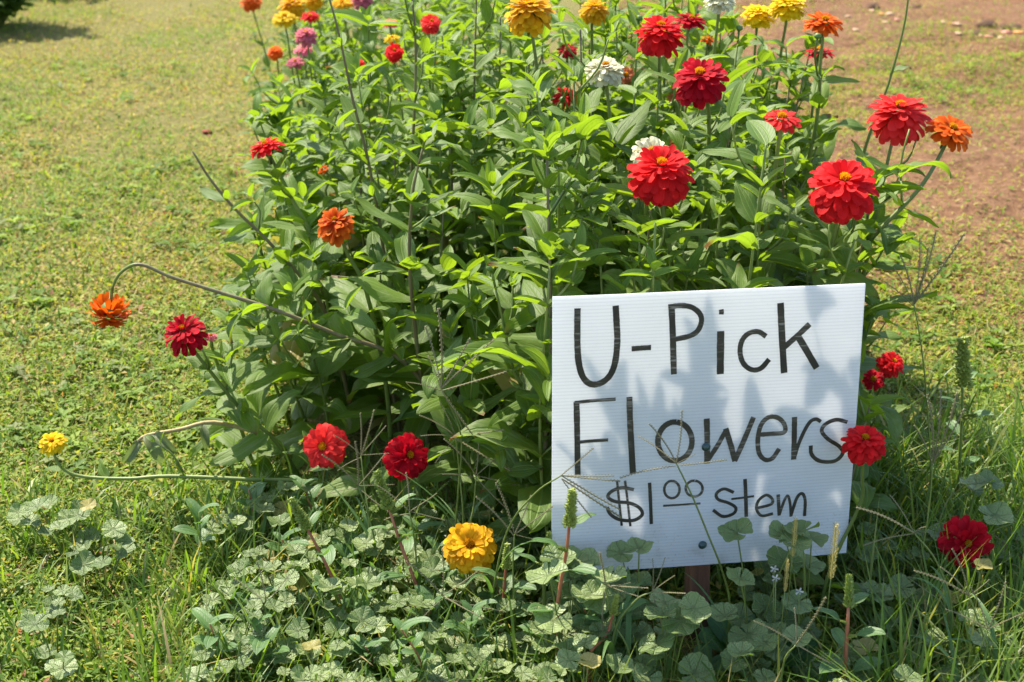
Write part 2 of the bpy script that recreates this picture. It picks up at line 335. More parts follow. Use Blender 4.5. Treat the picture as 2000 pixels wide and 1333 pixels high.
def lawn():
    n = 470000
    Y = 1.45 * (13.0 / 1.45) ** (nrng.random(n) ** 1.25); X = (nrng.random(n) * 2 - 1) * (0.42 * Y + 0.45)
    bl = -0.5 - 0.13 * (Y - 2.3); br = 0.78 - 0.03 * (Y - 2.3)
    inbed = (X > bl + 0.1) & (X < br - 0.1) & (Y > 2.25)
    keep = ~inbed | (nrng.random(n) < 0.08)
    keep &= ((X - 0.29) ** 2 + (Y - 1.83) ** 2) > 0.11 ** 2
    X, Y = X[keep], Y[keep]
    B = np.array([bare(x, y) for x, y in zip(X, Y)]); k = nrng.random(len(X)) > B * 0.86; X, Y, B = X[k], Y[k], B[k]
    n = len(X); Z = np.array([gz(x, y) for x, y in zip(X, Y)]); D = np.array([patch(x * 1.7 + 9, y * 1.7) for x, y in zip(X, Y)])
    near = np.clip((2.6 - Y) / 1.0, 0, 1)
    P = np.stack([X, Y, Z + nrng.random(n) ** 1.5 * (0.016 + 0.03 * near)], 1)
    L = nrng.uniform(0.008, 0.020, n) * (0.9 + 0.06 * Y); W = L * nrng.uniform(0.25, 0.55, n)
    # the path on the left is drier and more trodden the farther it runs; the strip right of the sign is green
    drift = np.clip((D - 0.45) * 3.0 + 0.035 * (Y - 2.5) + B * 1.1, 0.02, 0.9)
    drift = np.where(X > 0.6, drift * 0.75, drift) * np.clip((Y - 1.9) / 2.2, 0.2, 1)
    col = tints(n, [2.0, 3.6, 3.8, 1.7, 0.3, 0.12, 0.05, 0.5], drift)
    a = leaflets(P, L, W, nrng.uniform(0, 6.283, n), nrng.normal(0.25, 0.45, n), nrng.uniform(-0.1, 0.25, n), col)
    # flat rosettes of larger leaves, in clumps
    rs = []
    for _ in range(5200):
        y = 1.5 * (6.5 / 1.5) ** nrng.random(); x = (nrng.random() * 2 - 1) * (0.42 * y + 0.4)
        if patch(x * 2.2 + 50, y * 2.2) < 0.5 or bare(x, y) > 0.35 or (bed_left(y) - 0.02 < x < bed_right(y) and y > 2.25) or (x - 0.29) ** 2 + (y - 1.83) ** 2 < 0.015: continue
        s = nrng.uniform(0.014, 0.034); n_ = nrng.integers(5, 9); a0 = nrng.random() * 6.28; c = PAL[nrng.choice([0, 1, 1, 2, 7])] * nrng.uniform(0.8, 1.2); h = gz(x, y) + 0.008 + 0.012 * nrng.random()
        for q in range(n_): rs.append((x, y, h, s * nrng.uniform(0.7, 1.1), a0 + q * 6.283 / n_ + nrng.normal() * 0.2, nrng.normal(0.25, 0.25), *c))
    rs = np.array(rs); ros = leaflets(rs[:, :3], rs[:, 3], rs[:, 3] * 0.5, rs[:, 4], rs[:, 5], np.full(len(rs), 0.08), rs[:, 6:9])
    # short blades through the mat
    m = 80000
    Y = 1.45 * (9.0 / 1.45) ** (nrng.random(m) ** 1.15); X = (nrng.random(m) * 2 - 1) * (0.42 * Y + 0.4)
    k = np.array([nrng.random() > bare(x, y) for x, y in zip(X, Y)]) & ~((X > -0.4 - 0.13 * (Y - 2.3)) & (X < 0.7) & (Y > 2.2))
    X, Y = X[k], Y[k]; m = len(X); P = np.stack([X, Y, np.array([gz(x, y) for x, y in zip(X, Y)])], 1)
    b = blades(P, nrng.uniform(0.02, 0.055, m), nrng.uniform(0.0018, 0.004, m), nrng.uniform(0, 6.283, m), nrng.uniform(0.2, 1.1, m), nrng.uniform(0.1, 0.5, m), tints(m, [2, 3, 3, 2, 1, 0.5, 0.1, 0.5], np.full(m, 0.06)))
    o = link('lawn', tri_mesh('lawn', *join(a, ros, b), M_LAWN)); o['kind'] = 'stuff'
    o['label'] = 'short mown lawn of clover and low weeds with dry patches'
def rough_grass():
    m = 34000
    Y = nrng.uniform(1.4, 2.35, m); X = nrng.uniform(-1.15, 1.25, m); Y = np.where(X > 0.56, 1.4 + (Y - 1.4) * 1.25, Y)
    f = np.where(X > 0.45, 1.0, np.where(X > -0.75, 0.75, 0.5)) * np.clip((np.where(X > 0.56, 2.65, 2.45) - Y) / 0.35, 0, 1)
    k = (nrng.random(m) < f) & (((X - 0.27) ** 2 + (Y - 1.80) ** 2) > 0.12 ** 2) & ~((np.abs(X - 0.28) < 0.26) & (Y > 1.74) & (Y < 1.95))
    X, Y = X[k], Y[k]; m = len(X); P = np.stack([X, Y, np.array([gz(x, y) for x, y in zip(X, Y)])], 1)
    tall = np.where(X > 0.5, 1.45, np.where(X < -0.55, 0.7, 1.0))
    L = (0.05 + 0.12 * nrng.random(m) ** 2.6) * tall
    b = blades(P, L, nrng.uniform(0.002, 0.0062, m), nrng.uniform(0, 6.283, m), nrng.uniform(0.05, 0.8, m), nrng.uniform(0.05, 0.5, m), tints(m, [5, 5, 2.2, 0.25, 0.25, 0.15, 0.0, 0.8], np.full(m, 0.02)))
    o = link('rough_grass', tri_mesh('rough_grass', *b, M_GRASS)); o['kind'] = 'stuff'
    o['label'] = 'taller unmown grass around the foot of the sign'
lawn(); rough_grass()

# ================================================================== the sign
LETTERS = [
    ('letter_u', [([(-0.1936, 0.1954), (-0.1937, 0.1728), (-0.1933, 0.14), (-0.1909, 0.1134), (-0.1846, 0.0931), (-0.1733, 0.0824), (-0.1586, 0.0835), (-0.1456, 0.0947), (-0.1385, 0.1147), (-0.1361, 0.1446), (-0.1375, 0.171), (-0.1392, 0.1965)], 0.009)]),
    ('hyphen', [([(-0.1145, 0.1322), (-0.1001, 0.1326), (-0.0862, 0.1328)], 0.0076)]),
    ('letter_p', [([(-0.0584, 0.1924), (-0.0555, 0.1518), (-0.0521, 0.0914)], 0.009), ([(-0.0623, 0.1912), (-0.0452, 0.1927), (-0.0286, 0.1892), (-0.0166, 0.179), (-0.0139, 0.1672), (-0.0192, 0.1539), (-0.0307, 0.1469), (-0.0507, 0.1433)], 0.0076)]),
    ('letter_i', [([(0.0152, 0.1521), (0.016, 0.1222), (0.017, 0.0877)], 0.0107), ([(0.0147, 0.1834), (0.0152, 0.1804), (0.015, 0.177)], 0.0069)]),
    ('letter_c', [([(0.0826, 0.141), (0.0711, 0.1482), (0.0574, 0.1466), (0.0476, 0.1364), (0.0452, 0.1193), (0.0508, 0.1018), (0.0634, 0.0916), (0.0773, 0.0927), (0.0896, 0.1062)], 0.0076)]),
    ('letter_k', [([(0.1021, 0.19), (0.1063, 0.1463), (0.1129, 0.0842)], 0.0097), ([(0.148, 0.1567), (0.1308, 0.1403), (0.1121, 0.1237)], 0.0083), ([(0.132, 0.1368), (0.1466, 0.1137), (0.1617, 0.0892)], 0.0097)]),
    ('letter_f', [([(-0.1939, 0.0555), (-0.1928, 0.0218), (-0.1909, -0.0557)], 0.0087), ([(-0.1971, 0.0557), (-0.1685, 0.0573), (-0.1369, 0.0578)], 0.0048), ([(-0.1906, -0.0052), (-0.1702, -0.0043), (-0.1473, -0.0039)], 0.0048)]),
    ('letter_l', [([(-0.1168, 0.0599), (-0.1147, 0.0174), (-0.1092, -0.0584)], 0.009)]),
    ('letter_o', [([(-0.0459, 0.0177), (-0.0385, 0.0151), (-0.0319, 0.0101), (-0.0267, 0.0031), (-0.0233, -0.0052), (-0.0221, -0.0142), (-0.0232, -0.023), (-0.0265, -0.0309), (-0.0317, -0.0371), (-0.0383, -0.041), (-0.0458, -0.0423), (-0.0534, -0.0409), (-0.0604, -0.0369), (-0.0664, -0.0307), (-0.0706, -0.0229), (-0.0728, -0.0142), (-0.0728, -0.0052), (-0.0705, 0.0031), (-0.0663, 0.01), (-0.0604, 0.015), (-0.0534, 0.0177), (-0.0459, 0.0177)], 0.0083)]),
    ('letter_w', [([(-0.001, 0.02), (0.0008, -0.0141), (0.0016, -0.0487)], 0.0087), ([(0.0015, -0.0461), (0.0165, -0.0223), (0.0289, 0.0015)], 0.0069), ([(0.0281, 0.003), (0.0369, -0.0235), (0.0443, -0.0489)], 0.0083), ([(0.0436, -0.0481), (0.0561, -0.0174), (0.0697, 0.0187)], 0.0076)]),
    ('letter_e', [([(0.076, -0.0091), (0.0967, -0.0092), (0.1174, -0.0079), (0.1171, 0.0045), (0.1068, 0.0153), (0.0925, 0.0168), (0.0817, 0.0058), (0.0777, -0.0151), (0.0802, -0.0372), (0.0898, -0.0489), (0.1012, -0.0477), (0.111, -0.0336)], 0.0069)]),
    ('letter_r', [([(0.1323, 0.0146), (0.1336, -0.0184), (0.1345, -0.0525)], 0.008), ([(0.1351, -0.0499), (0.1426, -0.0226), (0.1547, 0.0035), (0.1649, 0.0096), (0.1739, 0.005)], 0.0055)]),
    ('letter_s', [([(0.2153, 0.0017), (0.1973, 0.0067), (0.1812, 0.001), (0.1757, -0.0098), (0.1865, -0.0233), (0.2041, -0.0356), (0.2109, -0.0472), (0.1991, -0.0589), (0.176, -0.0574), (0.1623, -0.046), (0.1599, -0.0318)], 0.0059)]),
    ('dollar_mark', [([(-0.1076, -0.084), (-0.1247, -0.0802), (-0.1399, -0.0846), (-0.1457, -0.0933), (-0.1347, -0.1014), (-0.1142, -0.1048), (-0.0986, -0.1133), (-0.094, -0.1248), (-0.107, -0.1331), (-0.1277, -0.1304), (-0.1415, -0.1211), (-0.1466, -0.1097)], 0.0052), ([(-0.1325, -0.0698), (-0.1286, -0.1037), (-0.1242, -0.1411)], 0.0035), ([(-0.1207, -0.0692), (-0.1159, -0.1046), (-0.1114, -0.1414)], 0.0035)]),
    ('digit_one', [([(-0.084, -0.074), (-0.0817, -0.1072), (-0.0798, -0.1402)], 0.0052)]),
    ('digit_zero', [([(-0.0493, -0.0739), (-0.046, -0.0751), (-0.043, -0.0774), (-0.0406, -0.0807), (-0.0391, -0.0845), (-0.0386, -0.0885), (-0.0391, -0.0925), (-0.0406, -0.096), (-0.0429, -0.0988), (-0.0459, -0.1005), (-0.0493, -0.1011), (-0.0527, -0.1004), (-0.0559, -0.0986), (-0.0586, -0.0958), (-0.0605, -0.0922), (-0.0615, -0.0882), (-0.0615, -0.0842), (-0.0605, -0.0804), (-0.0586, -0.0773), (-0.0559, -0.075), (-0.0527, -0.0739), (-0.0493, -0.0739)], 0.0038)]),
    ('digit_zero', [([(-0.0156, -0.0755), (-0.0119, -0.0767), (-0.0087, -0.0788), (-0.0061, -0.0818), (-0.0044, -0.0854), (-0.0038, -0.0892), (-0.0043, -0.0928), (-0.006, -0.0961), (-0.0086, -0.0986), (-0.0118, -0.1001), (-0.0155, -0.1006), (-0.0193, -0.1), (-0.0228, -0.0982), (-0.0258, -0.0956), (-0.0279, -0.0923), (-0.0291, -0.0886), (-0.0291, -0.0848), (-0.028, -0.0814), (-0.0258, -0.0785), (-0.0229, -0.0764), (-0.0194, -0.0754), (-0.0156, -0.0755)], 0.0038)]),
    ('underline', [([(-0.0622, -0.1124), (-0.0342, -0.1123), (-0.0063, -0.1121)], 0.0031)]),
    ('letter_s', [([(0.0442, -0.0979), (0.0289, -0.0912), (0.0178, -0.0978), (0.0206, -0.1074), (0.037, -0.1143), (0.0481, -0.1227), (0.0449, -0.1319), (0.0288, -0.1352), (0.0137, -0.1242)], 0.0048)]),
    ('letter_t', [([(0.0606, -0.0777), (0.063, -0.1068), (0.0651, -0.1392)], 0.0055), ([(0.0414, -0.1082), (0.0583, -0.1072), (0.0763, -0.1059)], 0.0031)]),
    ('letter_e', [([(0.0816, -0.1256), (0.1026, -0.1211), (0.1043, -0.1128), (0.0945, -0.1057), (0.0829, -0.1139), (0.0806, -0.127), (0.0888, -0.1384), (0.106, -0.1366)], 0.0045)]),
    ('letter_m', [([(0.1132, -0.1067), (0.1147, -0.122), (0.1165, -0.1405)], 0.0052), ([(0.1164, -0.1394), (0.1236, -0.1158), (0.1287, -0.1097), (0.1329, -0.1234), (0.1351, -0.1428)], 0.0042), ([(0.1351, -0.142), (0.1427, -0.1145), (0.1508, -0.1075), (0.1563, -0.1194), (0.1568, -0.1444)], 0.0048)]),
]
SIGN_C = Vector((0.28398, 1.87541, 0.35018)); SIGN_R = (0.14915, -0.09301, 0.00919); SW, SH, ST = 0.457, 0.4247, 0.004
SCREWS = [(-0.001, -0.023), (-0.001, -0.179)]
def warp(x, z): return 0.0035 * (x / 0.23) ** 2 * (0.6 + z) + 0.004 * max(0, x - 0.12) * max(0, -z - 0.05) / 0.02 + 0.0012 * math.sin(x * 14 + 1) * math.sin(z * 11)
def ribbon(pts, w, y0, mb, seed):
    r = random.Random(seed); P = spline([Vector((x, 0, z)) for x, z in pts], 6); n = len(P); V = []; F = []
    for i, p in enumerate(P):
        t = (P[min(i + 1, n - 1)] - P[max(i - 1, 0)]).normalized(); s = Vector((t.z, 0, -t.x)); ww = w / 2 * (1 + r.uniform(-0.05, 0.05))
        q = p + t * (r.uniform(-0.0008, 0.0008) if i in (0, n - 1) else 0)
        for k, yy in ((1, y0), (-1, y0), (1, -ST / 2 + 0.0004), (-1, -ST / 2 + 0.0004)):
            a = q + s * ww * k; V.append((a.x, yy + warp(a.x, a.z), a.z))
    for i in range(n - 1):
        a = i * 4; b = a + 4
        F += [(a, a + 1, b + 1, b), (a + 2, a, b, b + 2), (a + 1, a + 3, b + 3, b + 1)]
    F += [(0, 2, 3, 1), ((n - 1) * 4, (n - 1) * 4 + 1, (n - 1) * 4 + 3, (n - 1) * 4 + 2)]
    mb.add(V, F)
def sign():
    yaw, tilt, roll = SIGN_R
    M = Matrix.Translation(SIGN_C) @ Matrix.Rotation(yaw, 4, 'Z') @ Matrix.Rotation(tilt, 4, 'X') @ Matrix.Rotation(roll, 4, 'Y')
    foot = Vector((0.288, 1.848, 0))
    root = thing('yard_sign', 'white corrugated plastic sign hand-lettered U-Pick Flowers on a brown wooden stake', 'sign', foot)
    to = Matrix.Translation(-foot) @ M
    # plastic sheet: white, translucent, with horizontal flutes
    m, nt, N = new_mat('corrugated_white_plastic'); L = nt.links.new
    tc = N('TexCoord'); sep = N('SeparateXYZ'); L(tc.outputs['Object'], sep.inputs[0])
    ph = math_n(nt, 'FRACT', math_n(nt, 'MULTIPLY', sep.outputs[2], 200.0))
    rib = math_n(nt, 'SUBTRACT', 1.0, sstep(nt, math_n(nt, 'ABSOLUTE', math_n(nt, 'SUBTRACT', ph, 0.5)), 0.08, 0.24))
    nz = N('TexNoise'); setv(nz, Scale=14.0, Detail=4.0); L(tc.outputs['Object'], nz.inputs['Vector'])
    base = ramp(nt, nz.outputs[0], [(0.3, (0.70, 0.74, 0.80)), (0.7, (0.77, 0.80, 0.85))])
    n2 = N('TexNoise'); setv(n2, Scale=300.0, Detail=2.0); L(tc.outputs['Object'], n2.inputs['Vector'])
    low = math_n(nt, 'SUBTRACT', 1.0, sstep(nt, sep.outputs[2], -0.21, -0.10))
    n5 = N('TexNoise'); setv(n5, Scale=22.0, Detail=6.0, Roughness=0.7); L(tc.outputs['Object'], n5.inputs['Vector'])
    sp = math_n(nt, 'ADD', math_n(nt, 'MULTIPLY', sstep(nt, n2.outputs[0], 0.64, 0.70), math_n(nt, 'ADD', 0.2, low)), math_n(nt, 'MULTIPLY', sstep(nt, n5.outputs[0], 0.52, 0.72), math_n(nt, 'ADD', 0.10, math_n(nt, 'MULTIPLY', low, 0.5))))
    base = mixc(nt, math_n(nt, 'MINIMUM', math_n(nt, 'MULTIPLY', sp, 0.7), 0.6), base, (0.27, 0.22, 0.17))
    bp = N('Bump'); setv(bp, Strength=0.25, Distance=0.0006); L(rib, bp.inputs['Height'])
    pb = N('BsdfPrincipled'); L(base, pb.inputs['Base Color']); setv(pb, Roughness=0.32); L(bp.outputs[0], pb.inputs['Normal'])
    tr = N('BsdfTranslucent'); L(mixc(nt, rib, (0.97, 0.97, 0.97), (0.80, 0.80, 0.81)), tr.inputs[0])
    mx = N('MixShader'); mx.inputs[0].default_value = 0.47; L(pb.outputs[0], mx.inputs[1]); L(tr.outputs[0], mx.inputs[2])
    out = N('OutputMaterial'); L(mx.outputs[0], out.inputs[0])
    nx, nz_ = 40, 40; V = []; F = []
    for side in (-1, 1):
        for j in range(nz_ + 1):
            for i in range(nx + 1):
                x = (i / nx - 0.5) * SW; z = (j / nz_ - 0.5) * SH
                V.append((x, side * ST / 2 + warp(x, z), z))
    k = (nx + 1) * (nz_ + 1)
    for j in range(nz_):
        for i in range(nx):
            a = j * (nx + 1) + i; q = (a, a + 1, a + nx + 2, a + nx + 1); F.append(q); F.append(tuple(v + k for v in q[::-1]))
    rim = [i for i in range(nx + 1)] + [j * (nx + 1) + nx for j in range(1, nz_ + 1)] + [nz_ * (nx + 1) + i for i in range(nx - 1, -1, -1)] + [j * (nx + 1) for j in range(nz_ - 1, 0, -1)]
    for a, b in zip(rim, rim[1:] + rim[:1]): F.append((b, a, a + k, b + k))
    panel = link('panel', mesh_from('panel', V, F, None, m, smooth=False), root, to)
    # marker ink
    mi, nt, N = new_mat('black_marker_ink'); L = nt.links.new
    tc = N('TexCoord'); mp = N('Mapping'); mp.inputs['Scale'].default_value = (30, 1, 300); L(tc.outputs['Object'], mp.inputs[0])
    nz = N('TexNoise'); setv(nz, Scale=1.0, Detail=3.0); L(mp.outputs[0], nz.inputs['Vector'])
    nb = N('TexNoise'); setv(nb, Scale=16.0, Detail=2.0); L(tc.outputs['Object'], nb.inputs['Vector'])
    dry = math_n(nt, 'MULTIPLY', sstep(nt, nz.outputs[0], 0.5, 0.66), sstep(nt, nb.outputs[0], 0.42, 0.58))
    c = mixc(nt, math_n(nt, 'MULTIPLY', dry, 0.85), ramp(nt, nb.outputs[0], [(0.35, (0.012, 0.011, 0.008)), (0.7, (0.05, 0.042, 0.028))]), (0.24, 0.22, 0.19))
    pb = N('BsdfPrincipled'); L(c, pb.inputs['Base Color']); setv(pb, Roughness=0.55); out = N('OutputMaterial'); L(pb.outputs[0], out.inputs[0])
    for q, (nm, strokes) in enumerate(LETTERS):
        mb = MB()
        for s, (pts, w) in enumerate(strokes): ribbon(pts, w, -ST / 2 - 0.0004 - 0.00015 * s, mb, q * 7 + s)
        link(nm, mb.mesh(nm, mi, False), panel)
    # bolts with wide heads
    ms = plain('dark_green_bolt', (0.01, 0.035, 0.035), (0.025, 0.07, 0.065), 0.35, 400, spec=0.6)
    for x, z in SCREWS:
        V = []; F = []; prof = [(0.0062, 0.0), (0.0066, 0.0012), (0.0060, 0.0018), (0.0042, 0.0020), (0.0040, 0.0048), (0.0030, 0.0056), (0.0, 0.0057)]; sg = 18
        for r_, h in prof:
            for k_ in range(sg):
                rr = r_ * (1.0 if r_ > 0.0045 else 1 + 0.1 * math.cos(6 * 2 * math.pi * k_ / sg)); a = 2 * math.pi * k_ / sg
                V.append((rr * math.cos(a), -h, rr * math.sin(a)))
        for i in range(len(prof) - 1):
            for k_ in range(sg): k2 = (k_ + 1) % sg; F.append((i * sg + k_, i * sg + k2, (i + 1) * sg + k2, (i + 1) * sg + k_))
        link('bolt', mesh_from('bolt', V, F, None, ms), root, to @ Matrix.Translation((x, -ST / 2 - 0.0004 + warp(x, z), z)))
    # stake behind the sheet
    mw = plain('reddish_brown_wood', (0.085, 0.035, 0.02), (0.19, 0.085, 0.045), 0.75, 30, 0.6, 0.002, (4, 4, 0.35))
    V = []; F = []; hw = 0.016; b = 0.003; zs = [-0.05, 0.0, 0.1, 0.2, 0.3, 0.40, 0.405]
    prof = [(-hw + b, -hw), (hw - b, -hw), (hw, -hw + b), (hw, hw - b), (hw - b, hw), (-hw + b, hw), (-hw, hw - b), (-hw, -hw + b)]
    r = random.Random(3)
    for z in zs:
        s = 0.93 if z == zs[-1] else 1
        for x, y in prof: V.append((x * s + r.uniform(-.0006, .0006), y * s + r.uniform(-.0006, .0006), z))
    for i in range(len(zs) - 1):
        for k_ in range(8): k2 = (k_ + 1) % 8; F.append((i * 8 + k_, i * 8 + k2, i * 8 + 8 + k2, i * 8 + 8 + k_))
    F.append(tuple((len(zs) - 1) * 8 + k_ for k_ in range(8)))
    Mp = Matrix.Translation(Vector((0, 0.004, 0))) @ Matrix.Rotation(yaw, 4, 'Z') @ Matrix.Rotation(tilt, 4, 'X') @ Matrix.Translation((0, 0.023, 0))
    link('stake', mesh_from('stake', V, F, None, mw, False), root, Mp)
sign()

# ================================================================== leaves, petals, flower heads
def leaf_arr(wid, bend, fold, ripple, seed, nx=6, ny=10, prof=(0.42, 0.8), curl=0.0):
    r = random.Random(seed); ph = r.uniform(0, 6); fr = r.uniform(7, 11); tw = r.uniform(-0.35, 0.35); side = r.uniform(-0.5, 0.5)
    a, b = prof; vm = a / (a + b); pm = vm ** a * (1 - vm) ** b
    V = []; U = []; F = []; pos = Vector((0, 0, 0)); th = bend * 0.35; yaw = 0.0
    for j in range(ny + 1):
        v = j / ny
        vv = min(max(v, 0.0), 1.0); w = wid * 0.5 * max(((vv + 0.02) ** a) * ((1 - vv) ** b) / pm, 0.02 if j < ny else 0.003)
        d = Vector((math.sin(yaw), math.cos(th) * math.cos(yaw), math.sin(th)))
        nrm = Vector((0, -math.sin(th), math.cos(th))); sx = d.cross(nrm).normalized()
        ta = tw * v; ax = sx * math.cos(ta) + nrm * math.sin(ta); an = nrm * math.cos(ta) - sx * math.sin(ta)
        for i in range(nx + 1):
            u = i / nx * 2 - 1
            h = fold * abs(u) * w - curl * u * u * w + ripple * wid * abs(u) ** 2 * math.sin(fr * v + ph + (1.7 if u > 0 else 0)) - 0.03 * wid * math.exp(-(u / 0.3) ** 2)
            h += 0.022 * wid * math.cos(u * 9.4) * (1 - v) * (v > 0.05)
            V.append(pos + ax * u * w * (1 - 0.25 * abs(fold)) + an * h); U.append((i / nx, v))
        pos = pos + d / ny; th -= bend / ny * (1.35 if v > 0.3 else 0.7); yaw += side / ny * 0.6
    for j in range(ny):
        for i in range(nx):
            k = j * (nx + 1) + i; F.append((k, k + 1, k + nx + 2, k + nx + 1))
    return np.array([tuple(v) for v in V]), F, np.array(U)
LEAF_A = [leaf_arr(rng.uniform(0.38, 0.57), rng.uniform(-0.1, 1.8), rng.uniform(0.0, 0.6), rng.uniform(0.03, 0.15), 100 + k, curl=rng.uniform(0, 0.4)) for k in range(16)]
LEAF_M = [mesh_from('zinnia_leaf', *a, M_LEAF) for a in LEAF_A]; OLD_M = [mesh_from('yellowing_leaf', *a, M_OLD) for a in LEAF_A[:5]]
TIP_A = [leaf_arr(rng.uniform(0.36, 0.50), rng.uniform(-0.2, 0.9), rng.uniform(0.3, 0.75), rng.uniform(0.01, 0.05), 200 + k, nx=4, ny=7) for k in range(6)]
TIP_M = [mesh_from('young_leaf', *a, M_YOUNG) for a in TIP_A]
WILT_M = [mesh_from('wilted_leaf', *leaf_arr(0.4, 1.8, 0.9, 0.16, 300 + k, curl=0.2), M_WILT) for k in range(3)]
def petal_arr(wid, cup, bend, seed, nx=3, ny=5):
    r = random.Random(seed); V = []; F = []; U = []; pos = Vector((0, 0, 0)); th = 0.0; notch = r.uniform(0.0, 0.05); rp = r.uniform(-0.06, 0.06)
    for j in range(ny + 1):
        v = j / ny; w = wid * 0.5 * (0.28 + 0.72 * min(1, v / 0.6) ** 0.9) * (1 - max(0, (v - 0.72) / 0.28) ** 2.4 * 0.30)
        for i in range(nx + 1):
            u = i / nx * 2 - 1; dy = (-0.07 * u * u + notch * (abs(u) < 0.5) * -1) * (j == ny)
            V.append(pos + Vector((u * w, dy, cup * u * u * w + rp * u * w * v * 2))); U.append((i / nx, v))
        pos = pos + Vector((0, math.cos(th), math.sin(th))) / ny; th -= bend / ny
    for j in range(ny):
        for i in range(nx):
            k = j * (nx + 1) + i; F.append((k, k + 1, k + nx + 2, k + nx + 1))
    return np.array([tuple(v) for v in V]), F, np.array(U)
PETAL_A = [petal_arr(rng.uniform(0.30, 0.37), rng.uniform(-0.1, 0.3), rng.uniform(-0.1, 0.8), 400 + k, ny=6) for k in range(8)]
PETAL_M = {c: [mesh_from(c + '_petal', *a, m) for a in PETAL_A] for c, m in PET.items()}
def center_arr(seed):
    r = random.Random(seed); mb = MB()
    for k in range(34):
        rho = math.sqrt((k + 0.5) / 34); th = k * 2.399; p = Vector((rho * math.cos(th), rho * math.sin(th), 0.55 * (1 - rho * rho) - 0.1))
        for q in range(5):
            a = q * 1.2566 + r.uniform(0, 1); o = Vector((math.cos(a), math.sin(a), 0)) * 0.2
            t = Vector((-math.sin(a), math.cos(a), 0)) * 0.08; up = Vector((0, 0, 0.28 + r.uniform(0, 0.2)))
            mb.add([p - t * 0.5, p + t * 0.5, p + o * 0.8 + up + t, p + o * 0.8 + up - t], [(0, 1, 2, 3)])
    # the cone the florets sit on
    sg = 10
    for j, (rr, z) in enumerate(((1.05, -0.5), (1.0, -0.1), (0.7, 0.2), (0.3, 0.42), (0.02, 0.45))):
        for k in range(sg): mb.v.append((rr * math.cos(2 * math.pi * k / sg), rr * math.sin(2 * math.pi * k / sg), z)); mb.u.append((0.5, 0.5))
    b0 = len(mb.v) - 5 * sg
    for j in range(4):
        for k in range(sg): k2 = (k + 1) % sg; mb.f.append((b0 + j * sg + k, b0 + j * sg + k2, b0 + j * sg + sg + k2, b0 + j * sg + sg + k))
    return np.array(mb.v), mb.f, np.array(mb.u)
CEN_A = center_arr(1); CEN_M = mesh_from('flower_center', *CEN_A, M_CENTER); CEN_M.materials.append(M_CONE)
for p_ in list(CEN_M.polygons)[-40:]: p_.material_index = 1
def calyx_arr():
    V = []; F = []; U = []; sg = 14
    for j, (r_, z) in enumerate(((0.16, -0.46), (0.26, -0.42), (0.40, -0.25), (0.44, -0.10), (0.38, 0.05), (0.2, 0.12))):
        for k in range(sg):
            rr = r_ * (1 + 0.07 * (1 if (k + j) % 2 else -1)); a = 2 * math.pi * k / sg; V.append((rr * math.cos(a), rr * math.sin(a), z)); U.append((0.5, 0.5))
    for j in range(5):
        for k in range(sg): k2 = (k + 1) % sg; F.append((j * sg + k, j * sg + k2, j * sg + sg + k2, j * sg + sg + k))
    F.append(tuple(range(sg))[::-1]); F.append(tuple(5 * sg + k for k in range(sg)))
    return np.array(V), F, np.array(U)
CAL_A = calyx_arr(); CAL_M = mesh_from('calyx', *CAL_A, M_CALYX)
#            count, length, elevation, base height, base radius
STYLES = {
    'full': [(18, 1.00, -40, 0.00, .18), (20, 0.99, -22, 0.08, .18), (20, 0.95, -6, 0.17, .18), (18, 0.85, 10, 0.25, .16), (16, 0.7, 26, 0.32, .14), (12, 0.52, 42, 0.36, .11)],
    'dome': [(18, 0.95, -54, 0.00, .20), (20, 0.98, -36, 0.08, .20), (21, 0.98, -18, 0.18, .20), (20, 0.93, -2, 0.28, .19), (18, 0.83, 13, 0.36, .17), (16, 0.69, 28, 0.43, .15), (13, 0.53, 44, 0.47, .12)],
    'tight': [(20, 0.98, -26, 0.00, .18), (21, 0.98, -10, 0.07, .18), (21, 0.92, 2, 0.14, .18), (20, 0.80, 14, 0.20, .18), (18, 0.65, 26, 0.25, .16), (14, 0.50, 40, 0.29, .14)],
    'flat': [(19, 1.00, -10, 0.00, .16), (18, 0.9, 2, 0.05, .15), (16, 0.76, 12, 0.09, .14), (13, 0.6, 24, 0.12, .12)],
    'open': [(15, 1.0, -12, 0.0, .18), (14, 0.86, 6, 0.05, .16), (10, 0.6, 30, 0.09, .14)],
    'ragged': [(17, 1.0, -42, 0.0, .18), (18, 0.97, -20, 0.08, .17), (18, 0.92, 0, 0.17, .16), (16, 0.82, 18, 0.25, .14), (13, 0.66, 40, 0.31, .12), (8, 0.45, 60, 0.34, .10)],
}
CEN_R = {'full': .17, 'dome': .15, 'flat': .18, 'open': .24, 'ragged': .13, 'tight': .17}
def petal_frames(style, seed, Rr):
    r = random.Random(seed); out = []; lay = STYLES[style]; rag = 1.9 if style == 'ragged' else 1.0
    for li, (n, ln, el, hz, br) in enumerate(lay):
        off = r.uniform(0, 6.28)
        for k in range(n):
            if r.random() < 0.03 * rag: continue
            a = off + 2 * math.pi * (k + r.uniform(-0.22, 0.22) * rag) / n; e = R(el + r.uniform(-8, 8) * rag)
            rad = Vector((math.cos(a), math.sin(a), 0)); d = rad * math.cos(e) + Vector((0, 0, math.sin(e)))
            nn = Vector((0, 0, math.cos(e))) - rad * math.sin(e) + Vector((-math.sin(a), math.cos(a), 0)) * r.uniform(-0.25, 0.25) * rag
            s = Rr * (ln - br * 0.5) * r.uniform(0.88, 1.05)
            out.append((frame(rad * br * Rr + Vector((0, 0, hz * Rr)), d, nn, s, s * (1.0 + 0.25 * (1 - ln))), r.randrange(8)))
    return out, lay[-1][3] + 0.06
